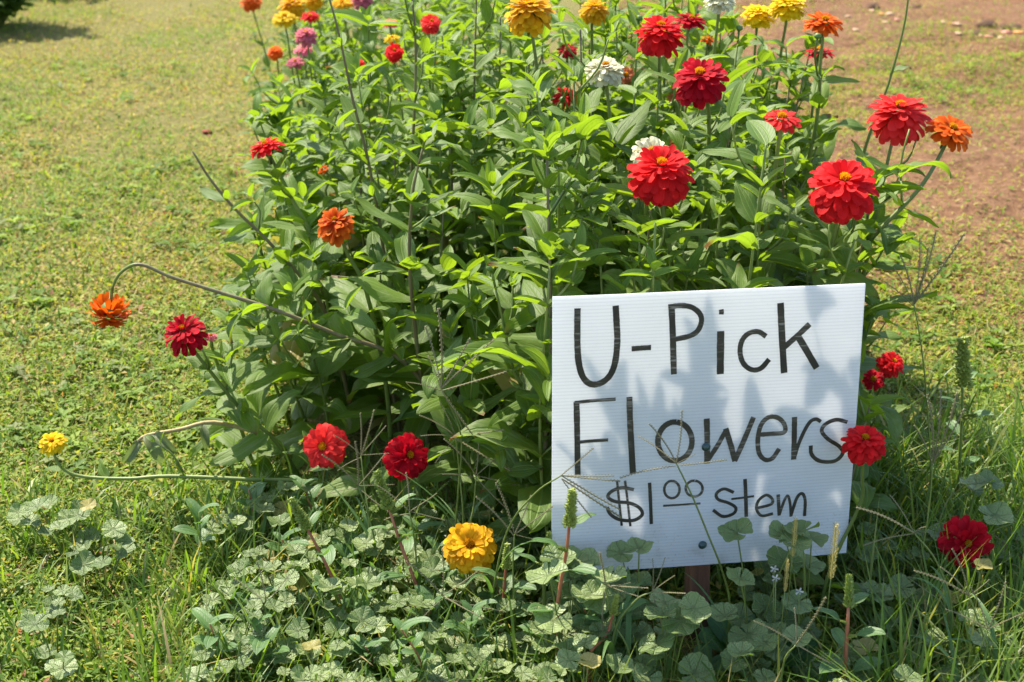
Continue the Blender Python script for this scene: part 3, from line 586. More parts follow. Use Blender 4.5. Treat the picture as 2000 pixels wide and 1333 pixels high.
def flower(plant, pos, nrm, diam, color, style, seed, separate):
    """pos is the flower's centre relative to the plant"""
    Rr = diam / 2; z = nrm.normalized(); x = z.orthogonal().normalized(); y = z.cross(x)
    B = Matrix(((x.x, y.x, z.x, pos.x), (x.y, y.y, z.y, pos.y), (x.z, y.z, z.z, pos.z), (0, 0, 0, 1)))
    fr, top = petal_frames(style, seed, Rr); sc = lambda k: Matrix.Diagonal((k, k, k, 1))
    head = link('flower_head', CAL_M, plant, B @ sc(Rr))
    inv = sc(1 / Rr)
    if separate:
        for F_, k in fr: link('petal', PETAL_M[color][k], head, inv @ F_)
    else:
        mb = MB()
        for F_, k in fr: mb.addM(PETAL_A[k], inv @ F_)
        p = link('petals', mb.mesh('petals', PET[color]), head); p['kind'] = 'stuff'
    c = link('flower_center', CEN_M, head, Matrix.Translation((0, 0, top)) @ sc(CEN_R[style])); c['kind'] = 'stuff'
    return B @ Vector((0, 0, -0.44 * Rr))
BUD_A = None
def bud_mesh():
    V = []; F = []; U = []; sg = 10; pr = [(0.3, -0.6), (0.55, -0.5), (0.85, -0.2), (0.9, 0.1), (0.7, 0.5), (0.45, 0.75), (0.1, 0.85)]
    for j, (r_, z) in enumerate(pr):
        for k in range(sg):
            rr = r_ * (1 + 0.1 * (1 if (k + j) % 2 else -1)); a = 2 * math.pi * k / sg; V.append((rr * math.cos(a), rr * math.sin(a), z)); U.append((.5, .5))
    for j in range(len(pr) - 1):
        for k in range(sg): k2 = (k + 1) % sg; F.append((j * sg + k, j * sg + k2, j * sg + sg + k2, j * sg + sg + k))
    F.append(tuple((len(pr) - 1) * sg + k for k in range(sg)))
    return mesh_from('bud', V, F, U, M_CALYX)
BUD_M = bud_mesh()

# ================================================================== zinnia plants
def along(pts, t):
    d = [0.0]
    for a, b in zip(pts, pts[1:]): d.append(d[-1] + (b - a).length)
    s = t * d[-1]
    for i in range(len(pts) - 1):
        if s <= d[i + 1] or i == len(pts) - 2:
            k = (s - d[i]) / max(1e-6, d[i + 1] - d[i]); return pts[i].lerp(pts[i + 1], min(max(k, 0), 1)), (pts[i + 1] - pts[i]).normalized(), d[-1]
UPV = Vector((0, 0, 1))
BLOOMS = []
class Foliage:
    """leaves either as objects of their own (near) or joined into one part (far)"""
    def __init__(s, plant, separate): s.p = plant; s.sep = separate; s.old = MB(); s.young = MB()
    def leaf(s, M, young, k):
        for q in (0.15, 0.55, 0.95):                  # leaves grow round the blooms in front of which they would lie
            w = s.p.location + M @ Vector((0, q, 0)); d = w - CAM; z = d.dot(FW); px, py = 1000 + FPX * d.x / z, 667 - FPX * d.dot(UP) / z
            for a, b, rr, Y in BLOOMS:
                if (px - a) ** 2 + (py - b) ** 2 < rr * rr and w.y < Y - 0.01: return
        if s.sep and not young and k % 30 == 7 and M.translation.z < 0.35: link('leaf', OLD_M[k % 5], s.p, M)
        elif s.sep: link('leaf', (TIP_M if young else LEAF_M)[k % (6 if young else 16)], s.p, M)
        else: (s.young if young else s.old).addM((TIP_A if young else LEAF_A)[k % (6 if young else 16)], M)
    def done(s):
        for mb, m in ((s.old, M_LEAF), (s.young, M_YOUNG)):
            if mb.v: o = link('foliage', mb.mesh('foliage', m), s.p); o['kind'] = 'stuff'
def leaf_pair(fo, p, axis, ang, size, elev, young, r, droop=0.0):
    side = axis.orthogonal().normalized(); q = Matrix.Rotation(ang, 3, axis); side = q @ side
    for sgn in (1, -1):
        out = side * sgn; e = elev + r.uniform(-0.25, 0.25)
        d = out * math.cos(e) + axis * math.sin(e); d.z -= droop * r.uniform(0.3, 1.2); d.normalize()
        n = axis * math.cos(e) - out * math.sin(e) + UPV * 0.5 + Vector((r.uniform(-.35, .35), r.uniform(-.35, .35), 0))
        s = size * r.choice((0.62, 0.8, 0.9, 1.0, 1.1, 1.2)) * r.uniform(0.92, 1.08); fo.leaf(frame(p + out * 0.002, d, n, s, s * r.uniform(0.85, 1.15)), young, r.randrange(60))
def rosette(fo, p, axis, size, r, n=3):
    a0 = r.uniform(0, 6.28)
    for k in range(n):
        leaf_pair(fo, p + axis * 0.012 * k, axis, a0 + k * 1.57, size * (1 - 0.27 * k), 0.25 + 0.36 * k, k > 0 or r.random() < .5, r)
def zinnia(label, group, path, fspec=None, leafs=0.115, spacing=0.075, separate=True, seed=0, shoots=2, top_clear=0.10, purple=False, bud=False, bare_tip=False, skip_base=0.06):
    """path: world points from the ground up to the flower or tip"""
    r = random.Random(seed); base = Vector(path[0])
    pl = thing('zinnia_plant', label, 'zinnia', base, group)
    pts = spline([Vector(p) - base for p in path], 5)
    fo = Foliage(pl, separate)
    if fspec:
        diam, color, nrm, style = fspec
        if separate is False and diam < 0.03: style = 'open'
        nrm = Vector(nrm).normalized()
        foot = flower(pl, pts[-1], nrm, diam, color, style, seed + 5, separate)
        pts[-1] = foot; pts.insert(-1, foot - nrm * 0.02) if len(pts) > 3 else None
    total = sum((b - a).length for a, b in zip(pts, pts[1:]))
    thick = 0.0027 + 0.0016 * min(1, total / 0.7) + r.uniform(-0.0004, 0.0006)
    V, F, U = tube(pts, lambda t: thick * (1.05 - 0.45 * t) * (1 + (0.35 * max(0, (t - 0.9) / 0.1) if fspec else -0.3 * t)), 7 if separate else 5)
    sm = mesh_from('stem', V, F, U, M_STEMP if purple else M_STEM)
    if purple and fspec:
        sm.materials.append(M_STEM)
        for p_ in list(sm.polygons)[int(len(F) * 0.7):]: p_.material_index = 1
    link('stem', sm, pl)
    s = skip_base + r.uniform(0, 0.03); a = r.uniform(0, 6.28); end = total - (top_clear if fspec else (0.05 if bare_tip else 0.0)); nodes = []
    while s < end - 0.015:
        p, ax, _ = along(pts, s / total); t = s / total
        sz = leafs * (0.75 + 0.5 * math.sin(math.pi * min(1, t * 0.9 + 0.12))) * (1 - 0.38 * max(0, (t - 0.62) / 0.38))
        leaf_pair(fo, p, ax, a, sz, 0.15 + 0.45 * t, (t > 0.86 and not fspec), r, 0.45 * (1 - t))
        nodes.append((p, ax, a, t)); a += 1.5708 + r.uniform(-0.3, 0.3); s += spacing * r.uniform(0.75, 1.2) * (1 if t < 0.7 else 0.85)
    if not fspec and not bare_tip:
        p, ax, _ = along(pts, 1.0); rosette(fo, p, ax, leafs * 0.72, r, 3)
        if bud:
            link('bud', BUD_M, pl, frame(p + ax * 0.035, ax.orthogonal(), ax, 0.008)); V, F, U = tube([p, p + ax * 0.033], 0.0022, 5); link('bud_stalk', mesh_from('bud_stalk', V, F, U, M_STEM), pl)
    cand = [n for n in nodes if n[3] > 0.3]; r.shuffle(cand)
    for p, ax, an, t in cand[:shoots]:
        side = Matrix.Rotation(an, 3, ax) @ ax.orthogonal().normalized() * r.choice((1, -1)); ln = r.uniform(0.05, 0.13)
        tip = p + (side * 0.62 + ax * 0.7 + UPV * 0.35).normalized() * ln; mid = p.lerp(tip, 0.5) + side * 0.012
        sp = spline([p, mid, tip], 3); V, F, U = tube(sp, lambda q: 0.0024 - 0.0009 * q, 5); link('side_shoot', mesh_from('side_shoot', V, F, U, M_STEM), pl)
        dax = (tip - mid).normalized()
        if ln > 0.08: leaf_pair(fo, mid, dax, r.uniform(0, 6), leafs * 0.6, 0.4, False, r)
        rosette(fo, tip, dax, leafs * r.uniform(0.55, 0.75), r, 2)
    fo.done()
    return pl
def hero(px, py, Y, w, color, n, style, label, via=(), base=None, sep=True, seed=0, group=None, **kw):
    top = at(px, py, Y); diam = w * depth(top) / FPX
    pts = [top] + [at(a, b, Y + dy) for a, b, dy in via]
    last = pts[-1]
    if base is None: base = (last.x * 0.92 + 0.01, last.y + 0.05)
    if last.z > 0.12 and len(pts) < 4:
        pts.append(Vector((last.x * 0.5 + base[0] * 0.5 + 0.012 * math.sin(seed * 7.1), last.y * 0.5 + base[1] * 0.5, last.z * 0.5)))
    pts.append(Vector((base[0], base[1], gz(*base) - 0.004)))
    return zinnia(label, group, pts[::-1], (diam, color, n, style), separate=sep, seed=seed, **kw)
G = 'flowering zinnias in the bed'
HERO = [
  # px, py, Y, width, colour, facing, style, label, via
  (1290, 345, 2.14, 132, 'red', (0, -.36, .93), 'dome', 'big scarlet zinnia with golden centre overlapping a white bloom above the sign', [(1296, 430, .01), (1312, 540, .03)], {}),
  (1645, 376, 2.16, 142, 'red', (-.04, -.42, .9), 'dome', 'largest scarlet zinnia, just above the right corner of the sign', [(1625, 480, .02), (1600, 600, .05)], {}),
  (1754, 230, 2.36, 126, 'coral', (.05, -.16, .98), 'full', 'scarlet zinnia at the right edge of the bed against bare soil', [(1735, 310, -.02), (1712, 420, -.03), (1690, 520, -.02)], {}),
  (1858, 255, 2.34, 96, 'orange', (.22, -.4, .9), 'flat', 'orange zinnia leaning farthest right beside a scarlet one', [(1838, 300, -.02), (1795, 370, -.06), (1700, 470, -.08), (1630, 570, -.06)], dict(leafs=.085, top_clear=.13)),
  (1527, 233, 2.28, 80, 'coral', (0, -.25, .97), 'open', 'small scarlet zinnia with a thin open centre on a tall bare stem', [(1518, 300, 0), (1502, 420, .02)], dict(top_clear=.16)),
  (1367, 160, 2.36, 112, 'crimson', (-.1, -.38, .92), 'full', 'dark crimson zinnia partly behind a leaf, upper right of the bed', [(1385, 260, .02)], {}),
  (1290, 70, 2.60, 104, 'red', (0, -.15, .99), 'full', 'scarlet zinnia on a long kinked stem near the top of the bed', [(1288, 140, 0), (1295, 215, .02), (1325, 255, .03)], dict(top_clear=.13)),
  (1182, 139, 2.5, 80, 'white', (.05, -.25, .97), 'tight', 'creamy white zinnia held open on its own stem', [(1190, 220, 0), (1200, 330, .01)], dict(top_clear=.14)),
  (1272, 303, 2.30, 82, 'white', (0, -.6, .8), 'tight', 'white zinnia half hidden behind the big scarlet bloom', [(1262, 400, .03)], {}),
  (1033, 26, 2.55, 104, 'gold', (.02, -.12, 1), 'full', 'large golden zinnia at the top of the bed on a thick stem', [(1048, 130, 0), (1062, 260, .02)], dict(top_clear=.2)),
  (1160, 22, 2.95, 62, 'gold', (.1, -.2, .97), 'full', 'smaller golden zinnia behind and right of the large golden one', [], {}),
  (1350, 40, 2.9, 66, 'crimson', (.2, -.1, .97), 'flat', 'dark red zinnia tucked behind the scarlet one on the long stem', [], {}),
  (1480, 32, 3.15, 72, 'yellow', (0, -.1, 1), 'tight', 'lower of two round yellow zinnias at the far right of the bed', [], dict(top_clear=.15)),
  (1538, 14, 3.10, 78, 'yellow', (0, -.1, 1), 'tight', 'upper of two round yellow zinnias at the far right of the bed', [], dict(top_clear=.15)),
  (1610, 45, 2.70, 88, 'orange', (.1, -.15, .98), 'flat', 'orange zinnia with a green bud in front of its stem', [(1602, 130, 0), (1594, 240, .01)], dict(top_clear=.1)),
  (1600, 102, 2.85, 64, 'crimson', (.1, .1, .98), 'open', 'wilting dark red zinnia hanging under the orange one', [], {}),
  (1105, 188, 3.1, 56, 'red', (-.1, -.4, .9), 'open', 'red open zinnia deep among the stems below the white one', [], {}),
  (1322, 190, 3.05, 40, 'salmon', (.1, -.3, .9), 'open', 'salmon orange zinnia peeping out beside the dark crimson bloom', [], {}),
  (1222, 148, 3.05, 44, 'salmon', (0, -.8, .6), 'open', 'faded salmon zinnia hidden behind the white bloom', [], {}),
  (1384, 78, 3.05, 36, 'orange', (.1, -.1, 1), 'open', 'tiny orange zinnia between crimson and yellow blooms', [], {}),
  (1405, 3, 2.8, 66, 'white', (0, .0, 1), 'tight', 'white zinnia cut by the top of the view', [(1400, 60, 0)], dict(top_clear=.15)),
  (1108, 98, 3.2, 44, 'crimson', (0, -.4, .9), 'open', 'dark red zinnia in the shade of stems right of the golden one', [], {}),
  (770, 103, 3.3, 40, 'red', (.1, -.7, .7), 'full', 'small double red zinnia in the far left of the bed', [], {}),
  (842, 48, 3.6, 44, 'coral', (.2, -.5, .8), 'full', 'orange-red zinnia half behind leaves near the top of the bed', [], {}),
  (519, 287, 2.62, 74, 'red', (-.24, .02, .97), 'flat', 'flat red zinnia leaning out over the lawn on the left', [(535, 320, .01), (568, 385, .02), (620, 500, .02)], {}),
  (657, 441, 2.33, 84, 'rust', (-.15, -.4, .9), 'ragged', 'rusty orange zinnia with ragged petals on the left of the bed', [(680, 500, .01), (715, 570, .02)], dict(top_clear=.14)),
  (630, 332, 2.9, 26, 'orange', (-.6, -.3, .7), 'open', 'sliver of an orange zinnia behind leaves left of the bed', [], {}),
  (214, 612, 2.30, 90, 'orange', (-.12, -.22, -.95), 'full', 'orange zinnia hanging upside down from an arched stem over the lawn', [(222, 556, 0), (245, 526, 0), (278, 518, 0), (335, 542, 0), (430, 572, 0), (540, 607, 0), (660, 655, .01), (800, 717, .03)], dict(base=(-.06, 2.42), top_clear=.28, shoots=2, purple=True, skip_base=.25, leafs=.08)),
  (362, 655, 2.26, 94, 'crimson', (-.25, -.25, .93), 'ragged', 'deep red zinnia beside a pink bud, leaning low over the lawn', [(378, 684, 0), (420, 738, .01), (470, 800, .02), (540, 865, .04)], dict(top_clear=.09, leafs=.075, spacing=.055)),
  (635, 873, 2.12, 94, 'coral', (-.12, -.88, .45), 'full', 'bright scarlet zinnia facing forward low at the front left', [(672, 912, .03), (715, 932, .06)], dict(top_clear=.09, shoots=1, leafs=.075)),
  (792, 893, 2.10, 94, 'crimson', (.42, -.72, .52), 'dome', 'crimson zinnia seen through crabgrass stalks beside the scarlet one', [(780, 930, .04)], dict(shoots=1, leafs=.08)),
  (918, 1070, 1.90, 112, 'gold', (.0, -.6, .83), 'tight', 'single golden zinnia low among the mallow leaves', [(920, 1130, .03)], dict(leafs=.05, shoots=0, spacing=.2)),
  (102, 864, 2.22, 58, 'yellow', (-.05, -.35, .94), 'flat', 'small yellow zinnia at far left on a stem lying along the grass', [(107, 892, 0), (125, 918, 0), (165, 932, 0), (250, 936, 0), (330, 931, 0), (480, 937, 0), (620, 945, .02)], dict(base=(-.28, 2.3), top_clear=.06, shoots=1, leafs=.055, spacing=.12)),
  (1687, 868, 1.87, 88, 'red', (.02, -.32, .95), 'full', 'bright red zinnia standing in front of the right edge of the sign', [(1684, 930, .01), (1680, 985, .02)], dict(base=(.475, 1.885), top_clear=.085, shoots=0, leafs=.062, spacing=.2)),
  (1740, 712, 2.45, 58, 'red', (.35, -.45, .8), 'full', 'red zinnia in the shade just right of the sign', [], dict(leafs=.07, shoots=1)),
  (1706, 742, 2.35, 46, 'crimson', (-.2, -.7, .6), 'open', 'dark red zinnia mostly hidden behind the right edge of the sign', [], dict(leafs=.07, shoots=1)),
  (1698, 615, 2.6, 26, 'gold', (.2, -.6, .7), 'open', 'glimpse of a golden zinnia past the upper right edge of the sign', [], {}),
  (1885, 1060, 1.93, 112, 'crimson', (-.05, -.9, .42), 'ragged', 'crimson zinnia lying in shade among tall grass at lower right', [(1890, 1085, .05)], dict(shoots=0, leafs=.06)),
]
BLOOMS += [(px, py, 13, 2.29) for px, py in ((460, 581), (490, 591), (520, 600), (550, 611), (580, 623), (610, 635), (640, 647), (670, 659), (700, 672), (730, 686), (760, 699), (790, 712))]
BLOOMS += [(h[0], h[1] + (8 if h[3] > 60 else 0), h[3] * 0.56, h[2]) for h in HERO if h[3] >= 36]
for k, (px, py, Y, w, c, n, st, lab, via, kw) in enumerate(HERO):
    pl = hero(px, py, Y, w, c, n, st, lab, via, seed=1000 + 13 * k, sep=(Y < 3.0), group=G, **kw)
    if 'green bud' in lab:
        q = at(1597, 72, 2.655) - pl.location; link('bud', BUD_M, pl, frame(q, Vector((1, 0, 0)), UPV, .0075))
        V, F, U = tube(spline([at(1597, 150, 2.68) - pl.location, at(1592, 110, 2.66) - pl.location, q - Vector((0, 0, .004))], 4), .0022, 6); link('bud_stalk', mesh_from('bud_stalk', V, F, U, M_STEM), pl)

# stems without an open flower that stand out
def stalk(label, via, seed, **kw):
    pts = [at(*v) for v in via]; last = pts[-1]
    pts.append(Vector((last.x * 0.9, last.y + 0.06, gz(last.x * 0.9, last.y + .06))))
    return zinnia(label, 'budding zinnia stems', pts[::-1], None, seed=seed, **kw)
stalk('long brown-green stem rising out of view at the left of the bed', [(632, -40, 2.55), (660, 60, 2.55), (690, 200, 2.56), (722, 330, 2.58), (760, 560, 2.62)], 31, purple=True, leafs=.08, spacing=.085, shoots=2)
stalk('thin yellow-green stem rising out of view against bare soil', [(1778, -60, 2.6), (1768, 40, 2.6), (1735, 165, 2.6), (1690, 290, 2.6), (1660, 420, 2.62)], 32, purple=False, leafs=.05, spacing=.17, shoots=0)
stalk('broken bare-tipped stem with one leaf pair poking out over the lawn', [(376, 296, 2.5), (410, 350, 2.5), (460, 410, 2.5), (540, 490, 2.52), (640, 620, 2.55)], 33, purple=True, leafs=.075, spacing=.09, shoots=1, bare_tip=True)
stalk('dark straight zinnia stem with wide leaf pairs in the middle of the bed', [(826, 290, 2.3), (806, 380, 2.3), (800, 520, 2.31), (815, 680, 2.33)], 34, purple=True, leafs=.10, spacing=.075, bud=True, shoots=2)
stalk('zinnia stem with a round green bud just left of the sign', [(968, 565, 2.06), (985, 640, 2.06), (1005, 730, 2.07), (1060, 830, 2.09)], 35, purple=False, leafs=.085, spacing=.075, bud=True, shoots=2)
stalk('short leafy zinnia shoot at the lower left corner of the sign', [(1020, 850, 2.03), (1030, 930, 2.04)], 36, leafs=.08, spacing=.05, shoots=2)
stalk('tall straight zinnia stem crossing the top left of the bed', [(805, -10, 2.75), (812, 120, 2.75), (805, 320, 2.76), (800, 500, 2.8)], 37, purple=True, leafs=.085, spacing=.08, shoots=3)

# green plants filling the bed, without open flowers
def canopy(x, Y):
    h = 0.56 + 0.24 * min(1, max(0, (Y - 2.05) / 0.9))
    if 0.02 < x < 0.6 and Y < 2.3: h = 0.66
    if x < 0: h = min(h, 0.30 + 0.62 * max(0, Y - 2.18) + 1.2 * max(0, x + 0.12))
    e = min((x - bed_left(Y)) / 0.35, 1); h *= 0.58 + 0.42 * max(0, e)
    e = min((bed_right(Y) - x) / 0.25, 1); h *= 0.78 + 0.22 * max(0, e)
    return h
spots = []; tries = 0
while len(spots) < 92 and tries < 9000:
    tries += 1
    Y = 1.99 + 1.2 * rng.random() ** 0.95; x = rng.uniform(bed_left(Y) - 0.02, bed_right(Y) - 0.04)
    if Y < 2.2 and -0.1 < x < 0.0: continue
    if x < -0.05 and Y < 2.3 - 0.3 * (x + 0.05): continue
    if 0.0 <= x and Y < 1.99 + 0.12 * x: continue
    if all((x - a) ** 2 + (Y - b) ** 2 > 0.080 ** 2 for a, b in spots): spots.append((x, Y))
def to_px(p):
    d = p - CAM; z = d.dot(FW); return 1000 + FPX * d.x / z, 667 - FPX * d.dot(UP) / z
MARKS = [(1290, 352, 'big scarlet bloom above the sign'), (1645, 383, 'largest scarlet bloom'), (1754, 230, 'scarlet bloom against bare soil'), (1858, 255, 'orange bloom farthest right'), (1527, 233, 'small scarlet bloom'), (1367, 160, 'dark crimson bloom'),
  (1290, 70, 'scarlet bloom on the kinked stem'), (1182, 139, 'white bloom'), (1033, 26, 'large golden bloom'), (1160, 22, 'smaller golden bloom'), (1510, 25, 'two yellow blooms'), (1610, 45, 'orange bloom with the bud'), (1105, 188, 'red bloom deep among stems'), (770, 103, 'small double red bloom'),
  (842, 48, 'orange-red bloom near the top'), (519, 287, 'flat red bloom over the lawn'), (657, 441, 'rusty orange bloom'), (214, 612, 'orange bloom hanging upside down'), (362, 655, 'deep red bloom over the lawn'), (635, 873, 'scarlet bloom at the front left'), (792, 893, 'crimson bloom behind crabgrass'),
  (585, 95, 'pink cluster'), (563, 25, 'overlapping yellow blooms'), (1075, 576, 'upper left corner of the sign'), (1690, 565, 'upper right corner of the sign'), (1380, 565, 'top edge of the sign'), (806, 450, 'dark straight stem'), (690, 200, 'long brown-green stem')]
WEED_MARKS = [(918, 1070, 'golden bloom'), (600, 1010, 'red-stemmed pigweed'), (1110, 1000, 'plump pigweed spike'), (758, 990, 'leaning pigweed'), (985, 1110, 'short pigweed spike'), (1080, 1110, 'lower left corner of the sign'), (1350, 1160, 'sign stake'), (1652, 1080, 'lower right corner of the sign'), (1885, 1060, 'crimson bloom in the tall grass'),
  (1687, 868, 'bright red bloom by the sign'), (440, 1170, 'sprawling pigweed'), (752, 1272, 'pigweed at the bottom'), (1554, 1050, 'golden foxtail'), (102, 864, 'small yellow bloom'), (480, 937, 'stem lying on the grass'), (1657, 1180, 'yellowish pigweed'), (1198, 1200, 'bending red pigweed stem'), (1440, 1260, 'broad smooth-leaved weed'), (635, 873, 'scarlet bloom at the front left'), (1810, 1320, 'weed in the lower right corner')]
USED = set()
def place_label(prefix, px, py, marks):
    for a, b, nm in sorted(marks, key=lambda m: (m[0] - px) ** 2 + (m[1] - py) ** 2):
        dx, dy = px - a, py - b
        rel = ('right of' if dx > 0 else 'left of') if abs(dx) > abs(dy) else ('below' if dy > 0 else 'above')
        far = '' if dx * dx + dy * dy > 120 ** 2 else 'just '
        t = '%s, %s%s the %s' % (prefix, far, rel, nm)
        if t not in USED: USED.add(t); return t
    near = [m[2] for m in sorted(marks, key=lambda m: (m[0] - px) ** 2 + (m[1] - py) ** 2)]; short = ' '.join(prefix.split()[:2])
    for i in range(1, 6):
        for k in range(i):
            t = '%s between the %s and the %s' % (short, near[k], near[i])
            if t not in USED and len(t.split()) <= 16: USED.add(t); return t
    return prefix + ' hidden among its neighbours'
for k, (x, Y) in enumerate(spots):
    h = canopy(x, Y) * rng.uniform(0.82, 1.12)
    lx = 0.05 * (x - 0.1) + rng.uniform(-.04, .04) - (0.02 if x < bed_left(Y) + 0.15 else 0) + (0.02 if x > bed_right(Y) - .15 else 0)
    ly = -0.10 * max(0, (2.7 - Y) / 0.6) + rng.uniform(-.05, .04)
    if 0 < x < 0.6 and Y < 2.3: ly = max(ly, -0.03)
    b = Vector((x, Y, gz(x, Y) - .004)); t = Vector((x + lx, Y + ly, h))
    m1 = b.lerp(t, 0.45) + Vector((rng.uniform(-.02, .02), rng.uniform(-.02, .02), 0.02))
    def hides(q):
        a, c = to_px(q); return any((a - u) ** 2 + (c - v) ** 2 < rr * rr and q.y < yy for u, v, rr, yy in BLOOMS if rr > 14)
    while h > 0.3 and any(hides(b.lerp(t, 0.3 + 0.07 * i)) for i in range(11)): h -= 0.04; t.z = h; m1.z = h * 0.45 + 0.02
    zinnia(place_label('bloomless leafy zinnia', *to_px(t), MARKS), 'green zinnias filling the bed', [b, m1, t], None, leafs=rng.uniform(.09, .128), spacing=rng.uniform(.055, .075), seed=5000 + k, shoots=3, purple=rng.random() < 0.3, bud=rng.random() < 0.2)
# farther plants, joined foliage
FARC = ['pink', 'yellow', 'orange', 'red', 'gold', 'salmon', 'magenta']
FAR = [(577, 122, 3.9, 40, 'pink', 'double pink zinnia lowest of the pink cluster at the far left edge'), (598, 72, 3.85, 48, 'pink', 'flat pink zinnia topmost of the cluster at the far left edge'), (592, 97, 4.0, 40, 'pink', 'pink zinnia in the middle of the far left cluster'),
  (538, 104, 4.2, 34, 'orange', 'small orange-red zinnia jutting out over the lawn at the far left'), (556, 36, 4.3, 56, 'yellow', 'lower of two overlapping yellow zinnias at the far left'), (570, 15, 4.45, 60, 'gold', 'upper of two overlapping yellow zinnias at the far left'),
  (606, 33, 4.2, 40, 'red', 'coral red zinnia right of the overlapping yellow pair'), (490, 6, 4.9, 44, 'orange', 'orange zinnia farthest left along the row'), (562, 2, 4.7, 34, 'magenta', 'magenta zinnia at the top left of the row'),
  (612, 1, 4.6, 46, 'gold', 'golden zinnia cut by the top of the view, left of the long stem'), (668, 6, 4.4, 44, 'gold', 'golden zinnia right of the long brown-green stem'), (708, 2, 4.4, 48, 'pink', 'pale pink zinnia at the top of the bed'),
  (762, 46, 4.0, 34, 'salmon', 'salmon zinnia among far leaves left of centre'), (702, 130, 3.5, 34, 'red', 'small red zinnia behind the crossing stems'), (766, 76, 3.8, 34, 'yellow', 'yellow zinnia glimpsed above the small double red one'), (715, 48, 4.2, 28, 'orange', 'orange zinnia glimpsed between far stems')]
for k, (px, py, Y, w, c, lab) in enumerate(FAR):
    hero(px, py, Y, w, c, (-.08 + .1 * math.sin(k * 3.3), -.2, .97), ('flat', 'full')[k % 2], lab, (), seed=3000 + 7 * k, sep=False, group='far zinnias along the row', leafs=.075, shoots=2)
BLOOMS += [(h[0], h[1], h[3] * 0.55, h[2]) for h in FAR]
fsp = []; tries = 0
while len(fsp) < 95 and tries < 9000:
    tries += 1; Y = 3.2 + 3.4 * rng.random() ** 1.25; x = rng.uniform(bed_left(Y), bed_right(Y) - 0.05)
    if Y > 4.4 and x > -0.1: continue
    if all((x - a) ** 2 + (Y - b) ** 2 > 0.11 ** 2 for a, b in fsp): fsp.append((x, Y))
for k, (x, Y) in enumerate(fsp):
    h = (0.62 if x > -0.3 else 0.40) * rng.uniform(0.85, 1.15); b = Vector((x, Y, 0)); t = Vector((x + rng.uniform(-.06, .04), Y + rng.uniform(-.06, .03), h))
    zinnia(place_label('bloomless zinnia far back', *to_px(t), MARKS), 'green zinnias far back in the bed', [b, b.lerp(t, .5) + Vector((.01, 0, 0)), t], None, leafs=rng.uniform(.085, .115), spacing=.08, seed=7000 + k, shoots=3, separate=False)

# wilted broken stem on the lawn and the pink bud
def wilted():
    p = [at(418, 826, 2.3), at(350, 840, 2.28), at(285, 852, 2.27), at(262, 870, 2.27)]
    root = thing('broken_stem', 'dry straw-coloured broken zinnia stem with wilted leaves on the lawn', 'stem', Vector((p[0].x, p[0].y, 0)))
    o = root.location.copy(); q = [at(520, 850, 2.34) - o] + [v - o for v in p]
    V, F, U = tube(spline(q, 4), lambda t: 0.0042 - 0.0015 * t, 6); link('stem', mesh_from('stem', V, F, U, M_STRAW), root)
    for k, (px, py, d, s) in enumerate(((285, 852, (.35, -.1, -.8), .07), (270, 862, (-.5, -.3, -.7), .055), (300, 850, (.6, -.2, -.5), .06), (395, 832, (.1, -.3, -.9), .05))):
        link('leaf', WILT_M[k % 3], root, frame(at(px, py, 2.27) - o, Vector(d), Vector((.4, -.8, .4)), s))
wilted()
hero(412, 657, 2.32, 26, 'pink', (.1, -.3, .9), 'open', 'half-open pink zinnia bud behind the deep red bloom', [(420, 700, .02)], seed=77, group=G, shoots=1)

# ================================================================== weeds
def mallow_arr(seed, seg=42, rings=4):
    r = random.Random(seed); V = [(0, 0, 0)]; U = [(0, 0)]; F = []; lob = 7; gap = 0.22; ph = r.uniform(0, 6); cup = r.uniform(0.05, 0.4); sad = r.uniform(-.15, .15)
    for j in range(1, rings + 1):
        rho = j / rings
        for k in range(seg + 1):
            t = k / seg; th = -math.pi / 2 + gap * 0.5 + t * (2 * math.pi - gap)
            edge = (1 - 0.05 * (0.5 + 0.5 * math.cos(2 * math.pi * lob * t))) * (0.82 + 0.18 * math.sin(math.pi * t) ** 0.5) * (1 + 0.03 * math.sin(th * 3 + ph) + (0.014 if k % 3 else -0.022) * (j == rings))
            rr = 0.5 * rho * edge
            z = cup * rr * rr * 1.6 + 0.022 * rho * math.cos(2 * math.pi * lob * t) + sad * rr * math.sin(2 * th + ph) + 0.06 * rho ** 3 * math.sin(3 * th + ph) + 0.022 * rho ** 2 * math.sin(5 * th + 2 * ph)
            V.append((rr * math.cos(th), rr * math.sin(th), z)); U.append((t * lob, rho))
    n = seg + 1
    for k in range(seg): F.append((0, 1 + k, 2 + k))
    for j in range(rings - 1):
        for k in range(seg): a = 1 + j * n + k; F.append((a, a + n, a + n + 1, a + 1))
    return np.array(V, float), F, np.array(U, float)
MAL_M = [mesh_from('mallow_leaf', *mallow_arr(600 + k), M_MALLOW) for k in range(8)]
MALY_M = [mesh_from('yellowed_mallow_leaf', *mallow_arr(650 + k), M_YELLOWED) for k in range(2)]
